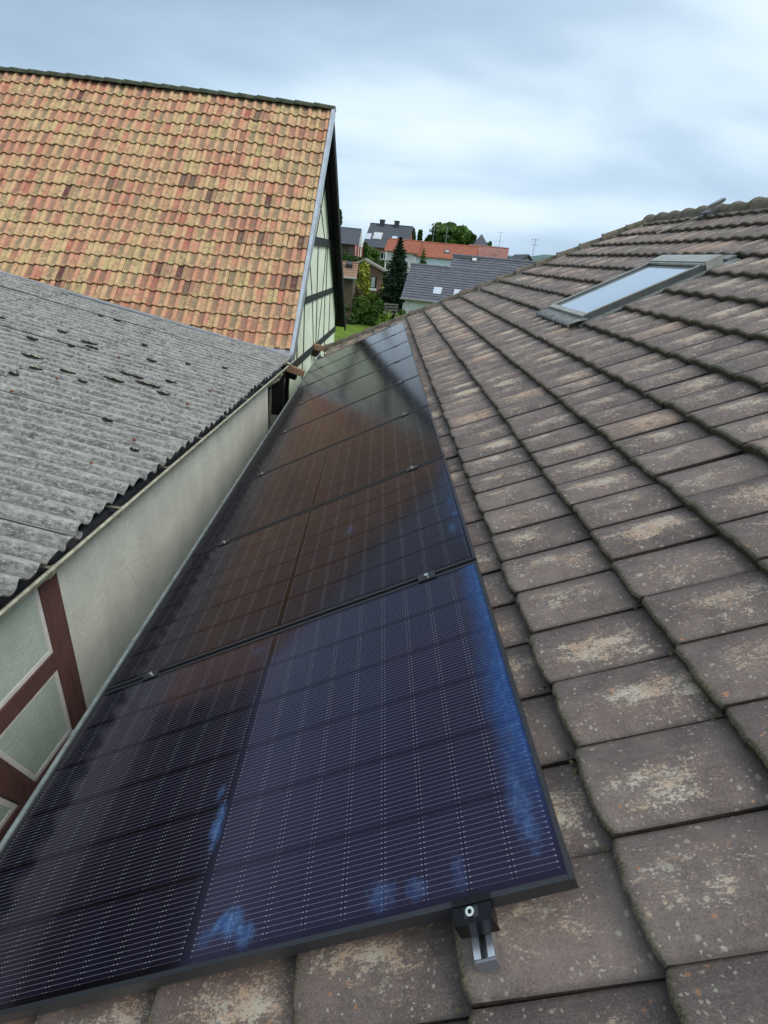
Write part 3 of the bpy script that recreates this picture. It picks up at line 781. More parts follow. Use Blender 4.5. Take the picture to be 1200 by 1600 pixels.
# broken crests: raised flap over a dark opening
flk = [(6.07,3.1,1),(6.52,2.98,1),(6.17,2.43,1),(5.59,2.41,1.2),(5.75,2.05,.8),(6.02,2.01,1.4),(5.9,1.89,1.2),(4.73,1.57,1.2),(4.9,2.02,2.0),(4.58,1.86,1.6),(4.72,1.79,.8),(6.01,1.24,1),(5.29,1.06,1.3),(5.29,1.19,1.3),(4.98,1.16,1.6),(4.69,1.33,.9),(5.13,.92,1.2),(4.35,1.8,.7),(7.43,2.67,.8),(7.53,2.43,.8),(4.9,.64,1.1),(3.85,.68,.6),(3.44,.23,.6),(6.54,.51,.6),(5.4,.75,.9),(5.05,.80,1.1),(6.3,.9,.7),(6.6,1.6,.8),(5.2,2.9,.8),(2.9,.9,.5)]
for (s_, L_, k) in flk:
    mo = MB(); ho = MB(); k = k*RG.uniform(.7, 1.1)
    sc = round(s_/WAV)*WAV; a = .075*k; w_ = .017
    Vh = []; nq = 12
    for q in range(nq):
        an = 2*math.pi*q/nq; x = math.cos(an)*a*(1+.15*math.sin(3*an+s_*9)); y = math.sin(an)*w_*(1+.2*math.sin(2*an+L_*5))
        Vh.append(LP(sc-.016+y, L_+x, .0255*math.cos(2*math.pi*(y-.016)/WAV)+.020))
    ho.add(Vh, [tuple(range(nq))], 0)
    Vm = []; nq = 9
    for q in range(nq+1):
        f_ = q/nq; x = (f_-.5)*2*a*.9; hgt = (.014+.008*k)*math.sin(math.pi*f_)**.7*(1+.25*math.sin(f_*17+s_))
        for (yy, hz) in ((.012, 0), (.006, hgt*.8), (-.008, hgt), (-.018, hgt*.86)):
            Vm.append(LP(sc+yy+.008, L_+x, .040+hz-.012))
    mo.add(Vm, [(4*q+j, 4*q+4+j, 4*q+5+j, 4*q+1+j) for q in range(nq) for j in range(3)], 0, True)
    op_ = ho.build('roof_opening', M['hole'], shed); mo.build('lifted_crest', M['moss'], op_)
rust = plain('rusty_fixing', (.22,.085,.045), .8, 0, .3, 60)
for q, (s_, L_) in enumerate([(2.4,.30),(3.0,.34),(3.6,.31),(4.2,.33),(2.1,1.5),(2.7,1.52),(3.3,1.5),(3.9,1.53),(4.5,1.5),(5.1,1.52),(4.8,.33),(5.4,.30),(6.0,.31),(5.7,1.5)]):
    sc = round(s_/WAV)*WAV; m = MB(); m.tube([LP(sc, L_, .040), LP(sc, L_, .052)], .014, 8); m.tube([LP(sc, L_, .052), LP(sc, L_, .060)], .007, 6); m.build('roof_screw', rust if q % 3 else M['lead'], shed)
# verge strip and corner flashing
m = MB(); m.boxf(lf, 8.30, 8.36, -.02, 9.1, .030, .055); m.boxf(lf, 8.36, 8.385, -.02, 9.1, -.06, .060); m.build('verge_strip', M['zinc'], shed)
m = MB()
m.slab([BP(8.30, W1+.17, .16), BP(8.50, W0+.30, .19), BP(8.72, W0+.27, .235), BP(8.72, W0-.9, .30), BP(8.38, W0-.95, .32)], (0, 0, .006))
m.slab([BP(8.30, W1+.175, .16), BP(8.52, W0+.31, .19), BP(8.52, W0+.31, .10), BP(8.30, W1+.175, .075)], NV*.006)
m.build('corner_flashing', M['zinc'], shed)
# wall and ends
SE = 7.5
wf = lambda s, o, z: BP(s, o, z)
m = MB(); m.boxf(wf, 2.17, SE, W1-.25, W1, GR+1.0, .06); m.build('wall', M['wall_green'], shed)
m = MB(); m.boxf(wf, SE+.002, 8.6, W1-.72, W1-.62, GR+1.0, .10); m.boxf(wf, SE+.002, SE+.06, W1-.62, W1-.26, GR+1.0, .08); m.boxf(wf, SE+.05, 7.95, W1-.5, W1-.30, GR+1.0, .05); m.build('recess_wall', M['tar_wood'], shed)
m = MB(); m.boxf(wf, -2.3, 8.4, W1-8.8, W1-8.5, GR+1, 1.55); m.boxf(wf, -2.3, -2.1, W1-8.5, W1-.3, GR+1, .05); m.build('rear_wall', M['render_pale'], shed)
# timber frame bay (s<2.17): posts and rails, infill panels with pale borders
wp = lambda s, z, d=0.0: BP(s, W1+d, z)
m = MB(); m.boxf(wf, -2.3, 2.0, W1-.25, W1-.02, GR+1, .06); m.build('back_infill', M['infill'], shed)
def timber(poly, d0=-.02, d1=.006, name='timber'):
    mb = MB(); mb.slab([wp(s, z, d0) for s, z in poly], NV*(d1-d0)); return mb.build(name, M['brown_wood'], shed)
timber([(2.0,.055),(2.17,.055),(2.17,GR+1),(2.0,GR+1)], -.25, .004, 'post')
timber([(-2.3,.055),(2.0,.055),(2.0,-.035),(-2.3,-.035)], name='rail')
timber([(-2.3,-.635),(2.0,-.635),(2.0,-.765),(-2.3,-.765)], name='rail')
timber([(-2.3,-1.34),(2.0,-1.34),(2.0,-1.50),(-2.3,-1.50)], name='rail')
timber([(1.20,-.766),(1.37,-.766),(1.59,-1.339),(1.45,-1.339)], name='brace')
timber([(.10,-.036),(.27,-.036),(.27,-.634),(.10,-.634)], name='post')
timber([(.10,-.766),(.27,-.766),(.27,-1.339),(.10,-1.339)], name='post')
def infill(poly):
    c = np.mean(np.array(poly), 0); n = len(poly)
    inn = []
    P = [np.array(p) for p in poly]
    w_ = .030
    for i in range(n):     # mitred inset
        a, b, d = P[i-1], P[i], P[(i+1) % n]
        e1 = (b-a)/np.linalg.norm(b-a); e2 = (d-b)/np.linalg.norm(d-b)
        n1 = np.array([-e1[1], e1[0]]); n2 = np.array([-e2[1], e2[0]])
        if np.dot(n1, c-b) < 0: n1 = -n1
        if np.dot(n2, c-b) < 0: n2 = -n2
        k_ = (n1+n2); k_ = k_/np.dot(k_, n1); inn.append(b+k_*w_)
    mb = MB()
    for i in range(n):
        j = (i+1) % n
        q = [P[i], P[j], inn[j], inn[i]]
        mb.slab([wp(a, b, -.018) for a, b in q], NV*.012, 1)
    mb.slab([wp(a, b, -.018) for a, b in inn], NV*.006, 0)
    mb.build('infill_panel', [M['infill'], M['white_line']], shed)
infill([(.28,-.037),(1.998,-.037),(1.998,-.633),(.28,-.633)])
infill([(1.378,-.768),(1.998,-.768),(1.998,-1.337),(1.598,-1.337)])
infill([(.28,-.768),(1.19,-.768),(1.44,-1.337),(.28,-1.337)])
infill([(-1.5,-.037),(.09,-.037),(.09,-.633),(-1.5,-.633)])
# shed gutter
sgf = lambda s, o, z: BP(s, W1+.085+o, .045+z)
sg = gutter(sgf, -2.35, 8.25, .070, .0125, M['zinc_moss'], M['zinc_moss'], 'gutter', shed, .8, M['dark_in'])
m = MB(); m.tube([BP(8.0, W1+.085, -.03), BP(8.02, W1+.04, -.12), BP(7.78, W1-.13, -.22), BP(7.72, W1-.20, -.42), BP(7.72, W1-.20, GR+1)], .042, 10); m.build('downpipe', M['zinc_moss'], shed)

# ================================================================== BARN
barn = thing('half_timbered_barn', BP(12.5, W0-4, GR+1.0), 'tall barn with patchy orange tile roof and cream half-timbered gable', 'barn')
SA, ZA, SL, ZL = 12.51, 4.37, 8.67, .23
AL = math.atan2(ZA-ZL, SA-SL); LEN = math.hypot(ZA-ZL, SA-SL)
def bend(x): return .12*(1-(1-np.clip(-x/8.0, 0, 1))**2)      # the old ridge is not straight
def barn_frame(u, v, h):     # u : -o direction measured from verge (negative), v up the slope
    k = (v/LEN)
    s_ = SL+v*math.cos(AL)-h*math.sin(AL); z = ZL+v*math.sin(AL)+h*math.cos(AL)+bend(u)*k+.016*np.sin(u*1.7+v)+.010*np.sin(u*.6-v*2.1)
    o = W0+.25+u
    return s_[:,None]*DV+o[:,None]*NV+z[:,None]*np.array([0,0,1.0])
def prof_b(t):
    h = 0
    if t > .50: h = .030*math.sin(math.pi*min(1, (t-.50)/.47))**.6 if t < .97 else 0
    elif t < .08: h = .006
    return h
BW, BL = .187, LEN/19
tplb = tile_template(12, prof_b, BL+.03, .032, .046, .006, .010, ks=(0,.02,.06,.5,1.0))
# camera sees the right-hand skirt of nothing: tiles laid with ribs to the right
cells = [(-.02-BW*(c+1), BL*r) for r in range(19) for c in range(62)]
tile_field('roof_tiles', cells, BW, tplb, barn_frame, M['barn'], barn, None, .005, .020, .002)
m = MB()
P = [BP(SL, W0+.22, ZL-.03), BP(SA, W0+.22, ZA-.03), BP(SA, W0-11.5, ZA+.18), BP(SL, W0-11.5, ZL-.03)]
m.slab(P, (0, 0, -.14))
S2 = 2*SA-SL
P2 = [BP(SA, W0+.25, ZA), BP(S2+.35, W0+.25, ZL-.38), BP(S2+.35, W0-11.5, ZL-.38), BP(SA, W0-11.5, ZA+.2)]
m.slab(P2, (0, 0, -.14)); m.build('roof_deck', M['tar_wood'], barn)
# ridge caps
pts_r = []
mbc = MB()
nseg = 30
for i in range(nseg):
    x0 = -i*.385; x1 = -(i+1)*.385-.04
    def rc(x, dz=0): return BP(SA+.01, W0+.30+x, ZA+.015+float(bend(x))+dz)
    V = []
    for q, (xx, k, dz) in enumerate(((x0, .92, 0), (x1, 1.06, .008))):
        for j in range(9):
            an = math.pi*j/8; V.append(rc(xx, dz)+DV*(.12*k*math.cos(an))+np.array([0,0,.085*k*math.sin(an)-.02]))
    mbc.add(V, [(j, j+1, 9+j+1, 9+j) for j in range(8)], 0, True)
    mbc.add(V[9:], [tuple(range(9))], 0); mbc.add(V[:9], [tuple(range(9))[::-1]], 0)
t_ = NT('mossy_ridge'); co_ = t_.coord('Object')
M['mossy'] = t_.set(t_.ramp(t_.noise(co_, 7, 6, .7), [(.3,(.028,.034,.024)),(.5,(.06,.07,.045)),(.7,(.12,.125,.08))]), .95, 0, .2)
mbc.build('ridge_caps', M['mossy'], barn)
# gable wall
gw = [(SL+.25, GR+1), (S2-.15, GR+1), (S2-.15, ZL-.10), (SA, ZA-.16), (SL+.25, ZL-.08)]
m = MB(); m.slab([BP(s, W0-.2, z) for s, z in gw], NV*.2); m.build('gable_wall', M['cream'], barn)
def bt(s0, z0, s1, z1, w_, name='timber', d=.012, mid=None):
    mb = MB(); pts = [(s0, z0)]+([mid] if mid else [])+[(s1, z1)]
    for (a, b), (c, e) in zip(pts[:-1], pts[1:]):
        mb.bar(BP(a, W0+.002+d/2, b), BP(c, W0+.002+d/2, e), w_, d, up=NV)
    return mb.build(name, M['black_wood'], barn)
bt(SL+.3, -.30, S2-.15, -.30, .14, 'beam', .03)
bt(SL+.85, .84, S2-.75, .84, .13, 'beam', .03)
bt(SL+1.9, 1.98, S2-1.85, 1.98, .17, 'beam', .045)
for s_, za, zb in ((10.40,.77,-.23),(11.12,.77,-.23),(12.72,.77,-.23),(13.95,.77,-.23),(14.9,.77,-.23),(12.68,1.89,.905),(14.1,1.89,.905),(11.3,1.89,.905),(12.55,-.37,GR+1),(11.0,-.37,GR+1),(14.2,-.37,GR+1),(9.6,-.37,GR+1)):
    bt(s_, za, s_, zb, .055, 'stud')
bt(11.50, 1.89, 12.38, -.23, .05, 'brace', .009, (12.10,.75)); bt(13.92, 1.89, 13.02, -.23, .05, 'brace', .009, (13.35,.45))
bt(12.35, 2.07, 13.45, 3.20, .045, 'brace', .009); bt(12.30, 3.15, 13.60, 2.07, .045, 'brace', .0085); bt(11.85, 2.07, 12.2, 3.0, .045, 'brace', .009)
# verge trim (zinc), far barge board
vf = lambda s, o, z: BP(s, o, z)
m = MB()
p0 = BP(SL-.06, W0+.25, ZL-.10); p1 = BP(SA-.02, W0+.25, ZA+.01)
upn = -DV*math.sin(AL)+np.array([0,0,math.cos(AL)])
m.bar(p0+upn*.03+NV*.02, p1+upn*.03+NV*.02, .065, .045, up=upn); m.bar(p0-upn*.05+NV*.047, p1-upn*.05+NV*.047, .010, .13, up=upn)
m.build('verge_trim', M['zinc'], barn)
m = MB(); q0 = BP(SA-.04, W0+.27, ZA-.08); q1 = BP(S2+.42, W0+.27, ZL-.48)
upn2 = DV*math.sin(AL)+np.array([0,0,math.cos(AL)])
m.bar(q0-upn2*.09, q1-upn2*.09, .035, .22, up=upn2); m.bar(q0+upn2*.03-NV*.06, q1+upn2*.03-NV*.06, .12, .03, up=upn2)
m.bar(BP(SA+.1, W0+.05, ZA-.30), BP(S2+.1, W0+.05, ZL-.30), .09, .10, up=upn2)
m.build('barge_board', M['tar_wood'], barn)
# projecting purlin ends
m = MB(); m.bar(BP(8.72, W0+.0, -.02), BP(8.78, W0+.46, -.17), .10, .11); m.build('purlin_end', M['old_wood'], barn)
m = MB(); m.bar(BP(12.35, W0+.0, -.25), BP(12.40, W0+.33, -.31), .11, .12); m.build('purlin_end', M['old_wood'], barn)
m = MB(); m.bar(BP(8.95, W0+.02, -.16), BP(8.95, W0+.30, -.24), .18, .16); m.build('bracket', M['tar_wood'], barn)
m = MB(); m.bar(BP(9.0, W0+.12, -.26), BP(9.05, W0+.05, -1.3), .07, .07, up=(1,0,0)); m.build('brace', M['tar_wood'], barn)
m = MB(); m.bar(BP(12.2, W0, -.38), BP(12.2, W0+.2, -.40), .12, .14); m.build('bracket', M['tar_wood'], barn)
m = MB(); m.bar(BP(8.62, W0+.06, .20), BP(8.62, W0+.02, -.9), .11, .2, up=NV); m.build('bracket', M['tar_wood'], barn)
# rear body so that the barn is closed
m = MB(); m.boxf(vf, SL+.26, S2-.16, W0-11.2, W0-.21, GR+1, ZL-.18); m.build('side_wall', M['render_pale'], barn)

nb = thing('courtyard_house', (-13, 0, GR+1), 'dark-roofed house across the yard, seen only mirrored in the panels', 'house')
m = MB(); m.slab([(-13, -12, 4.2), (-13, 20, 4.2), (-15.5, 20, 6.7), (-15.5, -12, 6.7)], (0, 0, -.15)); m.slab([(-15.5, -12, 6.7), (-15.5, 20, 6.7), (-18, 20, 4.2), (-18, -12, 4.2)], (0, 0, -.15)); m.build('roof', M['under'], nb)
m = MB(); m.box(-17.6, -13.4, -11.7, 19.7, GR+1, 4.3); m.build('wall', plain('dark_boards', (.05,.042,.038), .9), nb)
# ================================================================== GROUND
def gz(x, y):
    k = [( -400, -3.6), (20, -3.6), (38, -3.6), (48, -3.6), (54, -3.0), (60, -2.3), (75, -1.7), (90, -.4), (108, .6), (150, .8), (400, -1.5), (1200, -8), (6000, -8)]
    return np.interp(y, [a for a, b in k], [b for a, b in k]) + .12*np.sin(x*.21)*np.sin(y*.17)
ys = np.concatenate([np.linspace(-400, -20, 8), np.linspace(0, 150, 61), np.geomspace(165, 6000, 14)])
xs = np.concatenate([-np.geomspace(4000, 60, 9), np.linspace(-50, 80, 66), np.geomspace(95, 4500, 9)])
V = [(x, y, float(gz(x, y))) for y in ys for x in xs]; n = len(xs)
F = [(j*n+i, j*n+i+1, (j+1)*n+i+1, (j+1)*n+i) for j in range(len(ys)-1) for i in range(n-1)]
t_ = NT('lawn_ground'); co_ = t_.coord('Object')
gc = t_.mix(t_.step(t_.noise(co_, .9, 6, .7), .35, .65), (.085,.15,.022), (.15,.235,.035))
gc = t_.mix(t_.math('MULTIPLY', t_.step(t_.noise(co_, .12, 4, .6), .45, .6), .5), gc, (.075,.11,.03))
gc = t_.mix(t_.math('MULTIPLY', t_.step(t_.noise(co_, 9, 5, .8), .5, .7), .35), gc, (.20,.26,.06))
t_.bump(t_.noise(co_, 12, 4), .5, .05)
tag(mesh_obj('ground', V, F, t_.set(gc, .95, 0, .1), smooth=True), kind='structure')
def on_ground(x, y): return float(gz(x, y))

# garden path edging
pe = MB(); pa, pb = at(540, 494, 50), at(598, 503, 53.5)
pa[2] = on_ground(pa[0], pa[1])+.04; pb[2] = on_ground(pb[0], pb[1])+.04
pe.bar(pa, pb, .3, .06); tag(pe.build('garden_path', plain('path_slab', (.33,.31,.26), .9)), kind='structure')

# hills on the horizon
for i, (xc, yc, wd, hh) in enumerate(((1500, 4200, 1500, 120), (700, 5000, 1300, 95), (2600, 4600, 1700, 150))):
    V = []; F = []; a_, b_ = 26, 10
    for j in range(b_+1):
        for q in range(a_+1):
            x = (q/a_*2-1); y = (j/b_*2-1)
            V.append((xc+x*wd, yc+y*700, -12+hh*max(0, (1-x*x))*max(0, 1-y*y)*(1+.12*math.sin(q*1.3+i)+.06*math.sin(q*2.9+j))))
    for j in range(b_):
        for q in range(a_): F.append((j*(a_+1)+q, j*(a_+1)+q+1, (j+1)*(a_+1)+q+1, (j+1)*(a_+1)+q))
    tag(mesh_obj('hills', V, F, plain('wooded_hill_%d' % i, (.09,.15,.14), .9, scale=.02), smooth=True), kind='structure')  # woodland green shifted to blue: distance haze painted into the colour

# ================================================================== FAR HOUSES
def far_house(name, label, cat, eL, eR, rL, wallm, roofm, zg, rows=10, oh=.35, extra=None, group=None, rowh=.035, wl_in=.3):
    """eL,eR eave ends, rL left ridge end (3-D points): rectangular gabled house, roof laid in stepped courses"""
    eL, eR, rL = map(lambda p: np.array(p, float), (eL, eR, rL))
    A = eR-eL; A[2] = A[2]*0; Lh = np.linalg.norm(A); A = A/Lh
    Bv = np.cross([0,0,1.0], A)                       # away from viewer
    run = float(np.dot(rL-eL, Bv)); rise = rL[2]-eL[2]
    run = max(run, rise*.75)
    sh = 0
    root = thing(name, (eL[0], eL[1], zg), label, cat, group)
    def W(a, b, c): return eL+A*a+Bv*b+np.array([0,0,c])
    m = MB()
    m.slab([W(wl_in, wl_in, -.12), W(Lh-wl_in, wl_in, -.12), W(Lh-wl_in, 2*run-wl_in, -.12), W(wl_in, 2*run-wl_in, -.12)], (0, 0, zg-eL[2]-.3))
    for a in (wl_in, Lh-wl_in-.2):
        m.slab([W(a, wl_in, -.12), W(a, 2*run-wl_in, -.12), W(a, run, rise-.25)], A*.2)
    m.build('wall', wallm, root)
    m = MB()
    for side in (0, 1):
        def Wb(a, b, c): return W(a, b if side == 0 else 2*run-b, c)
        for r in range(rows):
            b0 = run*r/rows; b1 = run*(r+1)/rows; c0 = rise*r/rows; c1 = rise*(r+1)/rows
            m.hexa([Wb(0, b0, c0-.10), Wb(Lh, b0, c0-.10), Wb(Lh, b1, c1-.10), Wb(0, b1, c1-.10), Wb(0, b0-.02, c0+rowh), Wb(Lh, b0-.02, c0+rowh), Wb(Lh, b1, c1), Wb(0, b1, c1)])
    m.tube([W(-.02, run, rise+.02), W(Lh+.02, run, rise+.02)], .10, 8)
    rf = m.build('roof', roofm, root)
    return root, rf, W, run, rise, Lh
def roof_box(W, run, rise, a, frac, wa, wb, th, name, mat, parent, th0=-.02):
    sl = math.hypot(run, rise); m = MB(); cs, sn = run/sl, rise/sl
    b = run*frac; c = rise*frac
    def Q(x, y, z): return W(a+x, b+y*cs-z*sn, c+y*sn+z*cs)
    m.boxf(Q, -wa/2, wa/2, -wb/2, wb/2, th0, th); return m.build(name, mat, parent)

mr_grey = mat_far_roof('slate_grey_tile', (.135,.14,.165)); mr_grey2 = mat_far_roof('dark_grey_tile', (.085,.095,.115))
mr_or = mat_far_roof('bright_red_tile', (.36,.125,.075)); mr_pink = mat_far_roof('dusty_red_tile', (.34,.165,.135)); mr_br = mat_far_roof('weathered_brown_tile', (.30,.18,.115))
brick = plain('red_brick', (.25,.10,.07), .85, 0, .3, 12); brick2 = plain('brown_brick', (.20,.12,.085), .85, 0, .3, 12)
M['chim'] = plain('chimney_dark', (.06,.06,.065), .8)
def window(W, a, z, wd, ht, parent, b=0.3, fm=None):
    m = MB(); m.boxf(W, a, a+wd, b-.03, b+.02, z, z+ht)
    f_ = m.build('window', fm or M['render_white'], parent)
    h_ = wd/2
    for q in (0, 1):
        m = MB(); m.boxf(W, a+.08+q*h_, a+h_-.05+q*(h_-.03), b-.045, b-.032, z+.08, z+ht-.08); m.build('pane', M['win'], f_)
    m = MB(); m.boxf(W, a-.08, a+wd+.08, b-.14, b-.031, z-.08, z-.002); m.build('sill', M['render_pale'], f_)

# grey-roofed house below the garden: two roof wings
D1 = 42.0
eL, eR, rL = at(626, 466, D1), at(722, 479, D1), at(642, 413, D1+3.2)
eR = eL+np.array([math.cos(.21), -math.sin(.21), 0])*6.2
h1, rf, W, run, rise, Lh = far_house('grey_roofed_house', 'white house with ribbed slate-grey roof and two small skylights', 'house', eL, eR, rL, M['render_white'], mr_grey, GR-.6, rows=14, rowh=.05)
roof_box(W, run, rise, Lh*.42, .30, .62, .75, .09, 'skylight', M['pale_pane'], h1); roof_box(W, run, rise, Lh*.66, .30, .5, .68, .09, 'skylight', M['pale_pane'], h1)
m = MB(); m.boxf(W, .15, .45, .32, .55, GR-.6-eL[2], -.3); m.build('corner_pillar', M['render_pale'], h1)
m = MB(); m.tube([W(-.05, -.06, -.02), W(Lh+.05, -.06, -.02)], .07, 8); m.build('gutter', M['lead'], h1)
# second wing, ridge a little higher
eL2 = at(690, 474, D1-.4); eR2 = eL2+np.array([math.cos(.21), -math.sin(.21), 0])*9.8; rL2 = at(711, 399, D1+3.6)
h2, rf2, W2, run2, rise2, L2 = far_house('grey_roofed_wing', 'longer grey-roofed building with a dark sooty ridge beside the white house', 'house', eL2, eR2, rL2, M['render_white'], mr_grey, GR-.6, rows=19, rowh=.05)
m = MB(); 
roof_box(W2, run2, rise2, 1.75, .93, .32, .28, .12, 'vent', M['render_white'], h2)
roof_box(W2, run2, rise2, 1.2, .965, 2.1, .30, .062, 'soot_patch', M['chim'], h2, .04)

# long red-roofed building
D2 = 82.0
zg = on_ground(5, D2)-.5
eL, eR, rL = at(600, 391, D2), at(648, 398, D2), at(606, 373, D2+2.6); eR = eL+np.array([math.cos(.2), -math.sin(.2), 0])*4.9
h3, rf, W, run, rise, Lh = far_house('red_roofed_annex', 'left end of the long red roof, a lower wing behind the conifer', 'house', eL, eR, rL, M['render_pale'], mr_or, zg, rows=10, rowh=.02)
window(W, 1.2, -1.6, .9, 1.0, h3); m = MB(); m.boxf(W, Lh*.3, Lh*.55, .26, .31, -2.2, -.6); m.build('shutter', M['tar_wood'], h3)
eL, rL = at(646, 399, D2-.6), at(650, 377, D2+3); eR = eL+np.array([math.cos(.2), -math.sin(.2), 0])*8.7
h4, rf, W, run, rise, Lh = far_house('red_roofed_house', 'long pale blue building under a plain bright red roof with small skylight', 'house', eL, eR, rL, mat_plaster('pale_blue_render', (.60,.68,.78), .2), mr_or, zg, rows=12, rowh=.02)
roof_box(W, run, rise, Lh*.52, .45, .7, .75, .12, 'skylight', M['dark_frame'], h4); roof_box(W, run, rise, Lh*.52, .42, .45, .45, .16, 'skylight_pane', M['pale_pane'], h4)
window(W, 1.0, -1.5, 1.0, .9, h4); window(W, 6.6, -1.5, 1.0, .9, h4)
eL, rL = at(727, 409, D2+1.5), at(733, 383, D2+4.5); eR = eL+np.array([math.cos(.2), -math.sin(.2), 0])*5.9
h5, rf, W, run, rise, Lh = far_house('dusty_red_roofed_house', 'right end of the red roofs, in a duller pinkish tile', 'house', eL, eR, rL, M['render_pale'], mr_pink, zg, rows=10, rowh=.02)
window(W, 3, -1.2, .9, .8, h5)
# little turret house behind
D3 = 96.0
eL, eR, rL = at(738, 384, D3), at(762, 386, D3), at(742, 374.5, D3+1.4); eR[2] = eL[2]
root = thing('pyramid_roofed_house', (*at(750, 384, D3)[:2], 0), 'small house with pointed grey pyramid roof beside the round tree', 'house')
cx = (eL+eR)/2; hw = (eR[0]-eL[0])/2; zt = at(752, 373, D3)[2]+.7
m = MB(); m.add([(cx[0]-hw, cx[1]-hw, eL[2]), (cx[0]+hw, cx[1]-hw, eL[2]), (cx[0]+hw, cx[1]+hw, eL[2]), (cx[0]-hw, cx[1]+hw, eL[2]), (cx[0], cx[1], zt)], [(0,1,4),(1,2,4),(2,3,4),(3,0,4),(3,2,1,0)]); m.build('roof', mr_grey2, root)
m = MB(); m.box(cx[0]-hw*.75, cx[0]+hw*.75, cx[1]-hw*.75, cx[1]+hw*.75, 0, eL[2]-.01); m.build('wall', plain('grey_brown_render', (.24,.20,.18), .9), root)
m = MB(); m.box(cx[0]-.5, cx[0]+.5, cx[1]-hw*.75-.05, cx[1]-hw*.75+.02, eL[2]-1.1, eL[2]-.2); m.build('window', M['win'], root)
# dark-roofed farmhouse group on the left
D4 = 100.0
zg4 = on_ground(-2, D4)-.5
eL = at(566, 384, D4); eR = eL+np.array([math.cos(.22), -math.sin(.22), 0])*7.7; rL = at(574, 348.5, D4+4.8)
h6, rf, W, run, rise, Lh = far_house('brick_farmhouse', 'brick farmhouse with steep dark slate roof and two chimneys', 'house', eL, eR, rL, brick, mr_grey2, zg4, rows=14, rowh=.02)
for a in (.42, .76):
    m = MB(); m.boxf(W, Lh*(a-.19), Lh*(a-.19)+.75, run-.5, run+.3, rise-1.4, rise+.6); ch = m.build('chimney', M['chim'], h6)
    m = MB(); m.boxf(W, Lh*(a-.19)-.08, Lh*(a-.19)+.83, run-.58, run+.38, rise+.61, rise+.72); m.build('chimney_cap', M['chim'], ch)
roof_box(W, run, rise, Lh*.27, .46, 1.5, 1.7, .15, 'skylight', M['render_pale'], h6); roof_box(W, run, rise, Lh*.27, .44, 1.1, 1.1, .2, 'skylight_pane', M['pale_pane'], h6)
roof_box(W, run, rise, Lh*.07, .40, .9, 1.5, .15, 'skylight', M['pale_pane'], h6); roof_box(W, run, rise, Lh*.66, .42, .9, 1.0, .15, 'skylight', M['pale_pane'], h6)
window(W, Lh*.20, -1.75, 1.2, 1.1, h6); window(W, Lh*.42, -1.75, 1.2, 1.1, h6); window(W, Lh*.68, -1.75, 1.2, 1.1, h6)
eL = at(524, 379, D4+1.5); eR = at(562, 382, D4+1.5); eR[2] = eL[2]; rL = at(530, 355, D4+6)
h7, rf, W, run, rise, Lh = far_house('dark_barn', 'low brown boarded barn with slate roof, beside the brick farmhouse', 'barn', eL, eR, rL, mat_paint_wood('brown_boards', (.06,.04,.032)), mr_grey2, zg4, rows=12, rowh=.02)
m = MB(); m.boxf(W, Lh*.55, Lh*.78, .22, .28, -3.2, -.4); m.build('door', M['chim'], h7)
# brick cottage in the garden
D5 = 60.0; zg5 = on_ground(-3, D5)-.3
eL = at(574, 436, D5); eR = at(603, 431, D5+4); 
root = thing('brick_cottage', (*at(590, 440, D5)[:2], zg5), 'small brown brick cottage with a white window behind the yellow shrub', 'cottage')
pA = at(580, 444, D5); pB = at(600, 447, D5); pR = at(585, 413, D5)
px = lambda x, y, d: at(x, y, d)
wl0, wl1 = at(572, 0, D5), at(600, 0, D5)
x0, x1 = at(568, 440, D5)[0], at(598, 440, D5)[0]; zt0, zt1 = at(568, 408, D5)[2], at(598, 424, D5)[2]
m = MB(); m.add([(x0,D5,zg5),(x1,D5,zg5),(x1,D5,zt1),(x0,D5,zt0),(x0,D5+6,zg5),(x1,D5+6,zg5),(x1,D5+6,zt1),(x0,D5+6,zt0)], [(0,1,2,3),(5,4,7,6),(1,5,6,2),(4,0,3,7),(3,2,6,7)]); m.build('wall', brick2, root)
m = MB(); dx = (x1-x0); sl_ = (zt1-zt0)/dx
m.hexa([(x0-3.5, D5-.5, zt0-3.5*abs(sl_)*1.0), (x0, D5-.5, zt0+.02), (x0, D5+6.4, zt0+.02), (x0-3.5, D5+6.4, zt0-3.5*abs(sl_)), (x0-3.5, D5-.5, zt0-3.5*abs(sl_)+.2), (x0, D5-.5, zt0+.25), (x0, D5+6.4, zt0+.25), (x0-3.5, D5+6.4, zt0-3.5*abs(sl_)+.2)])
m.hexa([(x0, D5-.5, zt0+.02), (x1+.55, D5-.5, zt1+.55*sl_+.02), (x1+.55, D5+6.4, zt1+.55*sl_+.02), (x0, D5+6.4, zt0+.02), (x0, D5-.5, zt0+.25), (x1+.55, D5-.5, zt1+.55*sl_+.22), (x1+.55, D5+6.4, zt1+.55*sl_+.22), (x0, D5+6.4, zt0+.25)])
m.build('roof', plain('grey_fibre_roof', (.26,.24,.21), .85), root)
wx0, wx1 = at(579, 0, D5)[0], at(588.5, 0, D5)[0]; wx0, wx1 = at(580, 440, D5)[0], at(587.5, 440, D5)[0]; wz0, wz1 = at(584, 452, D5)[2], at(584, 433, D5)[2]
m = MB(); m.box(wx0-.06, wx1+.06, D5-.06, D5-.01, wz0-.06, wz1+.06); f_ = m.build('window', M['tar_wood'], root)
m = MB(); m.box(wx0, wx1-.12, D5-.09, D5-.065, wz0+.18, wz1); m.build('pane', M['pale_pane'], f_); m = MB(); m.box(wx0-.15, wx1+.1, D5-.16, D5-.065, wz0-.12, wz0+.10); m.build('sill', M['render_white'], f_)
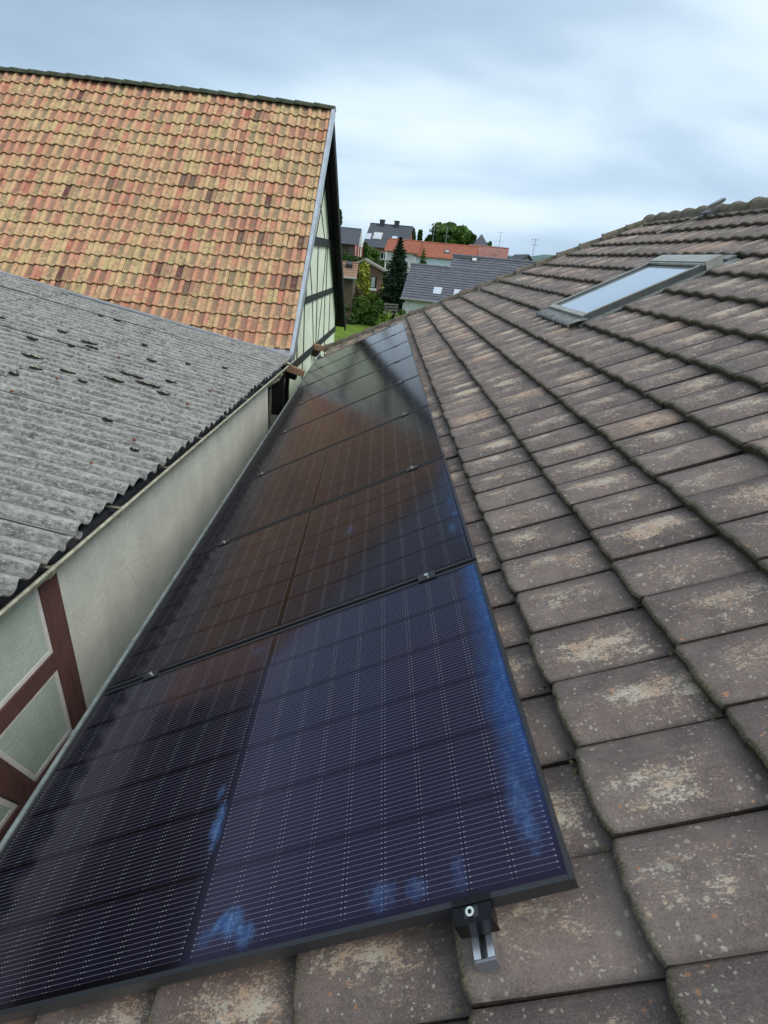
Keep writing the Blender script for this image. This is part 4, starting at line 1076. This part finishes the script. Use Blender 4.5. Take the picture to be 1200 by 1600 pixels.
# brown-tiled shed at the left edge
D6 = 46.0; zg6 = on_ground(-3, D6)-.3
eL = at(505, 452, D6); eR = at(557, 435, D6); rL = at(516, 415, D6+2.4)
eL = np.array([eR[0]-4.5, D6+.0, eR[2]]); rL = np.array([eR[0]-4.9, D6+2.6, at(548, 411, D6+2.6)[2]])
h8, rf, W, run, rise, Lh = far_house('garden_shed', 'small shed with weathered brown tile roof at the edge of the garden', 'shed', eL, eR, rL, plain('shed_boards', (.10,.075,.05), .9), mr_br, zg6, rows=6, rowh=.03)
m = MB(); m.tube([W(-.05, -.09, -.03), W(Lh+.05, -.09, -.03)], .08, 8); m.bar(W(Lh-.1, -.08, -.1), W(Lh-.12, .2, -1.2), .07, .07, up=(1,0,0)); m.build('gutter', M['zinc_dull'], h8)
roof_box(W, run, rise, Lh-.75, .72, .55, .6, .35, 'roof_hatch', M['chim'], h8)
# tiny gable at far right
g0 = at(822, 409, 60); root = thing('small_gabled_house', (g0[0], g0[1], -4), 'tiny pale gable peeking over the roof hip at the right', 'house')
hw = .75; zb = at(822, 412, 60)[2]; za = at(824, 399.5, 60)[2]
m = MB(); m.slab([(g0[0]-hw, 60, zb), (g0[0]+hw, 60, zb), (g0[0]+hw*.1, 60, za-.12)], (0, 6, 0)); m.box(g0[0]-hw, g0[0]+hw, 60.01, 66, -4.3, zb-.005); m.build('wall', M['render_pale'], root)
m = MB(); m.bar((g0[0]-hw-.2, 59.7, zb-.15), (g0[0]+.05, 59.7, za), .12, .1, up=(0,1,0)); 
for a, b in (((g0[0]-hw-.2, zb-.12), (g0[0]+.08, za)), ((g0[0]+.08, za), (g0[0]+hw+.2, zb-.12))):
    m.slab([(a[0], 59.6, a[1]), (b[0], 59.6, b[1]), (b[0], 66.2, b[1]), (a[0], 66.2, a[1])], (0, 0, .14))
m.build('roof', mr_grey2, root)

# ================================================================== POLES, AERIALS, PARASOL, BENCH
def pole(x, y0, y1, Y, r, name, label, cat, mat, arms=()):
    a = at(x, y1, Y); b = at(x, y0, Y); xx = a[0]
    root = thing(name, (xx, Y, a[2]), label, cat)
    m = MB(); m.tube([(xx, Y, a[2]), (xx, Y, b[2])], r, 8); m.build('mast', mat, root)
    if arms:
        m = MB()
        for (fz, L_, n_) in arms:
            z = a[2]+(b[2]-a[2])*fz
            m.tube([(xx-L_/2, Y, z), (xx+L_/2, Y+.1, z)], r*.5, 6)
            for q in range(n_):
                X_ = xx-L_/2+L_*q/max(1, n_-1); m.tube([(X_, Y-.35, z), (X_, Y+.35, z)], r*.35, 5)
                m.tube([(X_, Y, z-.12), (X_, Y, z+.12)], r*.35, 5)
        m.build('aerial', mat, root)
    return root
am = plain('aerial_metal', (.33,.36,.38), .5, .6)
pole(601, 393, 424, 70, .09, 'white_pole', 'white garden pole standing in front of the hedge', 'pole', M['render_white'])
pole(676, 351, 378, 84, .03, 'roof_aerial', 'leggy aerial on the red roof left of the round tree', 'aerial', am, ((.95,1.6,5),(.72,1.3,4),(.45,.8,3)))
pole(696, 353, 381, 84, .035, 'roof_aerial', 'pale straight aerial mast in front of the round tree', 'aerial', am, ((.93,.9,3),(.45,.9,3)))
pole(777, 362, 400, 84, .03, 'roof_aerial', 'tall aerial with several crossbars right of the red roofs', 'aerial', am, ((.98,.9,3),(.62,1.2,4),(.40,1.5,5),(.12,1.6,4)))
pole(831, 372, 405, 62, .03, 'roof_aerial', 'thin aerial mast rising above the tiny gable at the right', 'aerial', am, ((.95,.7,3),(.7,.4,3)))
# folded parasol
pp = at(563.5, 388, 90); root = thing('folded_parasol', (pp[0], 90, on_ground(pp[0], 90)), 'closed white parasol over a red booth near the brick farmhouse', 'parasol')
zt_, zb_ = at(563.5, 362, 90)[2], at(563.5, 386, 90)[2]
m = MB(); m.tube([(pp[0], 90, on_ground(pp[0], 90)), (pp[0], 90, zt_)], .05, 8); m.build('pole', M['render_white'], root)
m = MB(); m.tube([(pp[0], 90, zb_), (pp[0], 90, zb_+.6), (pp[0], 90, zt_-.4), (pp[0], 90, zt_+.3)], [.34, .32, .14, .02], 10); m.build('folded_canopy', M['render_white'], root)
bp_ = at(561, 390, 91); root = thing('red_booth', (bp_[0], 91, on_ground(bp_[0], 91)), 'small red and white striped booth beside the closed parasol', 'booth')
m = MB(); m.box(bp_[0]-.75, bp_[0]+.55, 91, 92, on_ground(bp_[0], 91)-.2, at(561, 383, 91)[2]); m.build('booth_body', plain('red_paint', (.42,.07,.06), .6), root)
m = MB(); [m.box(bp_[0]-.55+q*.42, bp_[0]-.43+q*.42, 90.95, 90.99, on_ground(bp_[0], 91), at(561, 384, 91)[2]) for q in range(3)]; m.build('stripes', M['render_white'], root)
# wooden garden fence / bench by the conifer
fp = at(604, 482, 46); root = thing('garden_bench', (fp[0], 46, on_ground(fp[0], 46)), 'pale slatted garden bench standing under the conifer', 'bench')
zt_ = at(604, 474, 46)[2]; x0, x1 = at(600, 478, 46)[0], at(623, 480, 46)[0]; wood = plain('grey_wood', (.33,.30,.25), .85)
zg_ = on_ground(fp[0], 46)
m = MB(); [m.box(x0, x1, 46.45+q*.02, 46.48+q*.02, zt_-.14-q*.22, zt_-.02-q*.22) for q in range(3)]; m.build('backrest', wood, root)
m = MB(); [m.box(x0, x1, 46+q*.14, 46.11+q*.14, zt_-.80, zt_-.76) for q in range(3)]; m.build('seat', wood, root)
for xq in (x0+.08, x1-.16):
    for yq in (46.02, 46.40):
        m = MB(); m.box(xq, xq+.08, yq, yq+.06, zg_-.05, (zt_ if yq > 46.2 else zt_-.81)); m.build('leg', wood, root)

# ================================================================== VEGETATION
def leaves(n, blobs, size, shell=.55, drop=0.0, flat=.6):
    """n leaf quads spread in ellipsoids (cx,cy,cz,rx,ry,rz)"""
    B = np.array(blobs); vol = B[:,3]*B[:,4]*B[:,5]; pr_ = vol**.75; pr_ /= pr_.sum()
    k = RG.choice(len(B), n, p=pr_); b = B[k]
    d = RG.normal(size=(n,3)); d /= np.linalg.norm(d, axis=1)[:,None]
    r = shell+(1-shell)*RG.random(n)**.6; r *= 1+.10*RG.normal(size=n)
    c = b[:,:3]+d*b[:,3:6]*r[:,None]
    nd = d+RG.normal(size=(n,3))*flat; nd /= np.linalg.norm(nd, axis=1)[:,None]
    a = np.cross(nd, RG.normal(size=(n,3))); a /= np.linalg.norm(a, axis=1)[:,None]; bb = np.cross(nd, a)
    s = size*(.6+.8*RG.random(n))[:,None]
    V = np.stack([c-a*s-bb*s*.6, c+a*s-bb*s*.6, c+a*s*.7+bb*s*.7, c-a*s*.7+bb*s*.7], 1).reshape(-1,3)
    F = [(4*i,4*i+1,4*i+2,4*i+3) for i in range(n)]
    A = np.ones((n,4)); A[:,0] = np.clip(.5+.25*RG.normal(size=n)+.25*(RG.random(len(B))[k]-.5), 0, 1); A[:,1] = RG.random(n)
    return V, F, np.repeat(A, 4, 0)
def clumps(cx, cy, cz, rx, ry, rz, n, rr=.38):
    out = []
    for i in range(n):
        d = RG.normal(size=3); d /= np.linalg.norm(d); d[2] = d[2]*.9+.1
        q = .45+.5*RG.random()
        out.append((cx+d[0]*rx*q, cy+d[1]*ry*q, cz+d[2]*rz*q, rx*rr*(.7+.6*RG.random()), ry*rr*(.7+.6*RG.random()), rz*rr*(.7+.6*RG.random())))
    return out
bark = plain('bark', (.07,.05,.035), .95, 0, .3, 10)
def broad(name, label, cat, px, pyt, pyb, pw, Y, leafm, n=5000, size=.22, ncl=26, trunk=True, group=None, zbase=None, rr=.36, part='crown'):
    top = at(px, pyt, Y); bot = at(px, pyb, Y); rx = abs(at(px+pw/2, pyb, Y)[0]-at(px, pyb, Y)[0])
    zb = zbase if zbase is not None else bot[2]; x = (top[0]+bot[0])/2
    gz_ = on_ground(x, Y)
    if cat == 'shrub': zb = min(zb, gz_-.05)
    root = thing(name, (x, Y, gz_), label, cat, group)
    rz = (top[2]-zb)/2; cz = (top[2]+zb)/2
    if cat == 'shrub': rx *= 1.25; rr = .44; n = int(n*1.3)
    bl = clumps(x, Y, cz, rx*.80, rx*.8, rz*.80, ncl, rr)
    if cat == 'shrub': bl += [(x+rx*.75*math.cos(q*1.05), Y+rx*.6*math.sin(q*1.05), gz_+rz*.35, rx*.4, rx*.4, rz*.45) for q in range(6)]+[(x, Y, gz_+rz*.6, rx*.5, rx*.5, rz*.6)]
    V, F, A = leaves(n, bl, size); mesh_obj(part, V, F, leafm, root, att=A)
    m = MB(); base_z = gz_
    if cz < gz_: base_z = cz-rz
    m.tube([(x, Y, base_z-.1), (x+.05*rx, Y, (base_z+cz)/2), (x, Y, cz)], [rx*.10, rx*.075, rx*.04], 8)
    for i in range(7):
        b = bl[i % len(bl)]; m.tube([(x, Y, cz-rz*.5+rz*.1*i), ((x+b[0])/2, (Y+b[1])/2, (cz-rz*.2+b[2])/2), b[:3]], [rx*.035, rx*.025, rx*.01], 6)
    m.build('trunk' if trunk else 'stems', bark, root)
    return root
L_dark = mat_leaf('dark_foliage', (.028,.062,.018), (.075,.14,.032))
L_mid = mat_leaf('mid_foliage', (.045,.10,.018), (.12,.22,.04))
L_lite = mat_leaf('bright_foliage', (.10,.19,.022), (.22,.33,.045))
L_yel = mat_leaf('yellow_foliage', (.20,.26,.030), (.42,.42,.055), (.10,.18,.03))
L_con = mat_leaf('conifer_needles', (.010,.028,.014), (.032,.065,.028))
L_red = mat_leaf('reddish_foliage', (.07,.07,.03), (.16,.10,.05), (.06,.12,.03))

broad('round_tree', 'big round dark green tree behind the red roofs', 'tree', 705, 343, 392, 64, 112, L_mid, 14000, .26, 46)
broad('bushy_tree', 'darker tree touching the right side of the big round tree', 'tree', 733, 360, 392, 24, 113, L_dark, 4500, .24, 16)
broad('small_tree', 'small tree right of the pyramid roof', 'tree', 762, 376, 400, 15, 104, L_mid, 2500, .2, 10)
broad('small_tree', 'small bright tree left of the big round tree', 'tree', 674, 364, 385, 14, 112, L_mid, 2200, .22, 10)
broad('small_tree', 'lowest rounded tree just right of the two cypresses', 'tree', 664.5, 372, 388, 9, 112, L_dark, 1200, .2, 6)
broad('cypress', 'cypress closest to the brick farmhouse gable', 'tree', 646, 358, 392, 6.5, 114, L_dark, 1800, .2, 14, rr=.5, group='pair of cypresses behind the farmhouse')
broad('cypress', 'right-hand cypress, standing free against the sky', 'tree', 655.5, 359, 392, 8, 114, L_dark, 2000, .2, 14, rr=.5, group='pair of cypresses behind the farmhouse')
broad('far_tree', 'dark treetop behind the low barn roof at the far left', 'tree', 537, 353, 380, 18, 125, L_dark, 2200, .26, 9)
broad('far_tree', 'narrow dark treetop beside the barn barge board', 'tree', 529, 325, 360, 9, 60, L_dark, 1600, .13, 12, rr=.5)
broad('far_tree', 'low treetop at the far right of the red roofs', 'tree', 790, 402, 415, 18, 130, L_mid, 1500, .3, 8)
broad('far_tree', 'faint treetop left of the tiny gable', 'tree', 810, 404, 415, 22, 170, L_mid, 1500, .35, 8)
# hedge
hx0, hx1 = at(530, 400, 78)[0], at(606, 400, 78)[0]
root = thing('hedge', ((hx0+hx1)/2, 78, on_ground(-3, 78)), 'long clipped dark hedge between the farmhouse and the cottage', 'hedge')
za_, zb_ = at(545, 397, 78)[2], at(600, 412, 78)[2]
bl = []
for i in range(44):
    q = i/43; X_ = hx0+(hx1-hx0)*q; zt_ = at(530+76*q, 396.5+15*q, 78)[2]; z0_ = on_ground(X_, 78)-.3
    for zz in (.25, .62, .86): bl.append((X_, 78, z0_+(zt_-z0_)*zz, .42, .5, (zt_-z0_)*.2))
V, F, A = leaves(9000, bl, .11); mesh_obj('foliage', V, F, L_dark, root, att=A)
m = MB(); m.box(hx0, hx1, 77.8, 78.2, on_ground(-3, 78)-1, za_-2.0); m.build('stems', L_dark, root)
# conifer
def conifer(px, pyt, pyb, pw, Y, label, leafm, name='conifer', lv=26):
    top = at(px+1.5, pyt, Y); bot = at(px-3, pyb, Y); x = (top[0]+bot[0])/2; R_ = abs(at(px+pw/2, pyb, Y)[0]-at(px, pyb, Y)[0])
    zb = bot[2]; H = top[2]-zb; gz_ = min(on_ground(x, Y), zb)
    root = thing(name, (x, Y, gz_), label, 'tree')
    m = MB(); m.tube([(x, Y, gz_-.1), (x, Y, zb+H*.5), (x, Y, top[2]-.1)], [R_*.10, R_*.06, .01], 8)
    C_ = []; Nn = []; K_ = []
    for i in range(lv):
        q = i/(lv-1); z = zb+H*(.02+.96*q); r = R_*1.15*(1-q)**.78*(.72+.45*RG.random())+.08
        nb = int(9+8*(1-q))
        for j in range(nb):
            an = 2*math.pi*(j+RG.random()*.7)/nb+i; rr_ = r*(.75+.4*RG.random()); dr = np.array([math.cos(an), math.sin(an), 0])
            m.tube([(x, Y, z), np.array([x, Y, z])+dr*rr_*.6+np.array([0,0,-.10*rr_]), np.array([x, Y, z])+dr*rr_+np.array([0,0,-.02*rr_])], [.03, .02, .008], 4, cap=False)
            nl = int(16+34*(1-q)); f_ = RG.random(nl)**.7
            sp = .16*rr_
            pts = np.array([x, Y, z])+dr[None]*rr_*f_[:,None]+RG.normal(size=(nl,3))*np.array([sp, sp, .08*rr_+.03])*(1.1-f_[:,None]*.6)+np.array([0,0,-1.0])*(.14*rr_*f_*(1-f_*.6))[:,None]*1.4
            C_.append(pts); Nn.append(np.repeat(dr[None], nl, 0)); K_.append(np.full(nl, RG.random()))
    C_ = np.concatenate(C_); D_ = np.concatenate(Nn); K_ = np.concatenate(K_); n = len(C_)
    a = D_+RG.normal(size=(n,3))*.45; a[:,2] -= .25; a /= np.linalg.norm(a, axis=1)[:,None]
    b = np.cross(a, RG.normal(size=(n,3))); b /= np.linalg.norm(b, axis=1)[:,None]
    s = (.12+.07*RG.random(n))[:,None]*H/8
    V = np.stack([C_-a*s-b*s*.35, C_+a*s-b*s*.2, C_+a*s+b*s*.2, C_-a*s+b*s*.35], 1).reshape(-1,3)
    A = np.ones((n,4)); A[:,0] = np.clip(K_*.5+.25+.2*RG.normal(size=n), 0, 1)
    mesh_obj('crown', V, [(4*i,4*i+1,4*i+2,4*i+3) for i in range(n)], leafm, root, att=np.repeat(A, 4, 0))
    m.build('trunk', bark, root)
conifer(622, 370, 482, 52, 50, 'tall dark fir left of the grey-roofed house', L_con)
conifer(661, 388, 430, 17, 66, 'light green young larch in front of the long red-roofed house', L_mid, 'larch', 12)
# garden shrubs
broad('yellow_shrub', 'tall yellow-green shrub in front of the brick cottage', 'shrub', 567, 409, 462, 26, 54, L_yel, 5200, .10, 26, False)
broad('shrub', 'yellowish bush behind the dark rafter, under the shed gutter', 'shrub', 538, 446, 470, 20, 50, L_yel, 2200, .09, 12, False)
broad('shrub', 'reddish brown shrub below the yellow shrub', 'shrub', 557, 446, 470, 26, 51, L_red, 2400, .09, 12, False)
broad('shrub', 'big dark bush at the left on the lawn', 'shrub', 545, 462, 490, 30, 47, L_dark, 4200, .10, 20, False)
broad('shrub', 'wide mid-green bush in the middle of the lawn', 'shrub', 565, 460, 494, 32, 47.5, L_mid, 5200, .10, 24, False)
broad('shrub', 'light green bush right of the wide bush', 'shrub', 592, 467, 491, 22, 46.5, L_mid, 3000, .09, 14, False)
broad('shrub', 'bright tuft behind the bushes below the cottage window', 'shrub', 582, 452, 474, 22, 52, L_lite, 2400, .09, 12, False)
broad('shrub', 'low yellow-green bed just beyond the roof hip', 'shrub', 603, 488, 502, 26, 38, L_lite, 2600, .08, 14, False)
broad('shrub', 'lime-green bush beside the conifer foot', 'shrub', 617, 484, 494, 16, 39, L_lite, 1500, .07, 10, False)
broad('shrub', 'small dark green bush at the foot of the white wall', 'shrub', 627, 479, 490, 16, 40, L_mid, 1300, .08, 9, False)
broad('shrub', 'low shrubs against the brick farmhouse wall', 'shrub', 582, 386, 398, 30, 95, L_mid, 2200, .16, 12, False)
broad('shrub', 'round shrub right of the closed parasol', 'shrub', 569, 372, 392, 10, 93, L_dark, 1600, .14, 8, False)
print('faces', sum(len(o.data.polygons) for o in bpy.data.objects if o.type == 'MESH'))
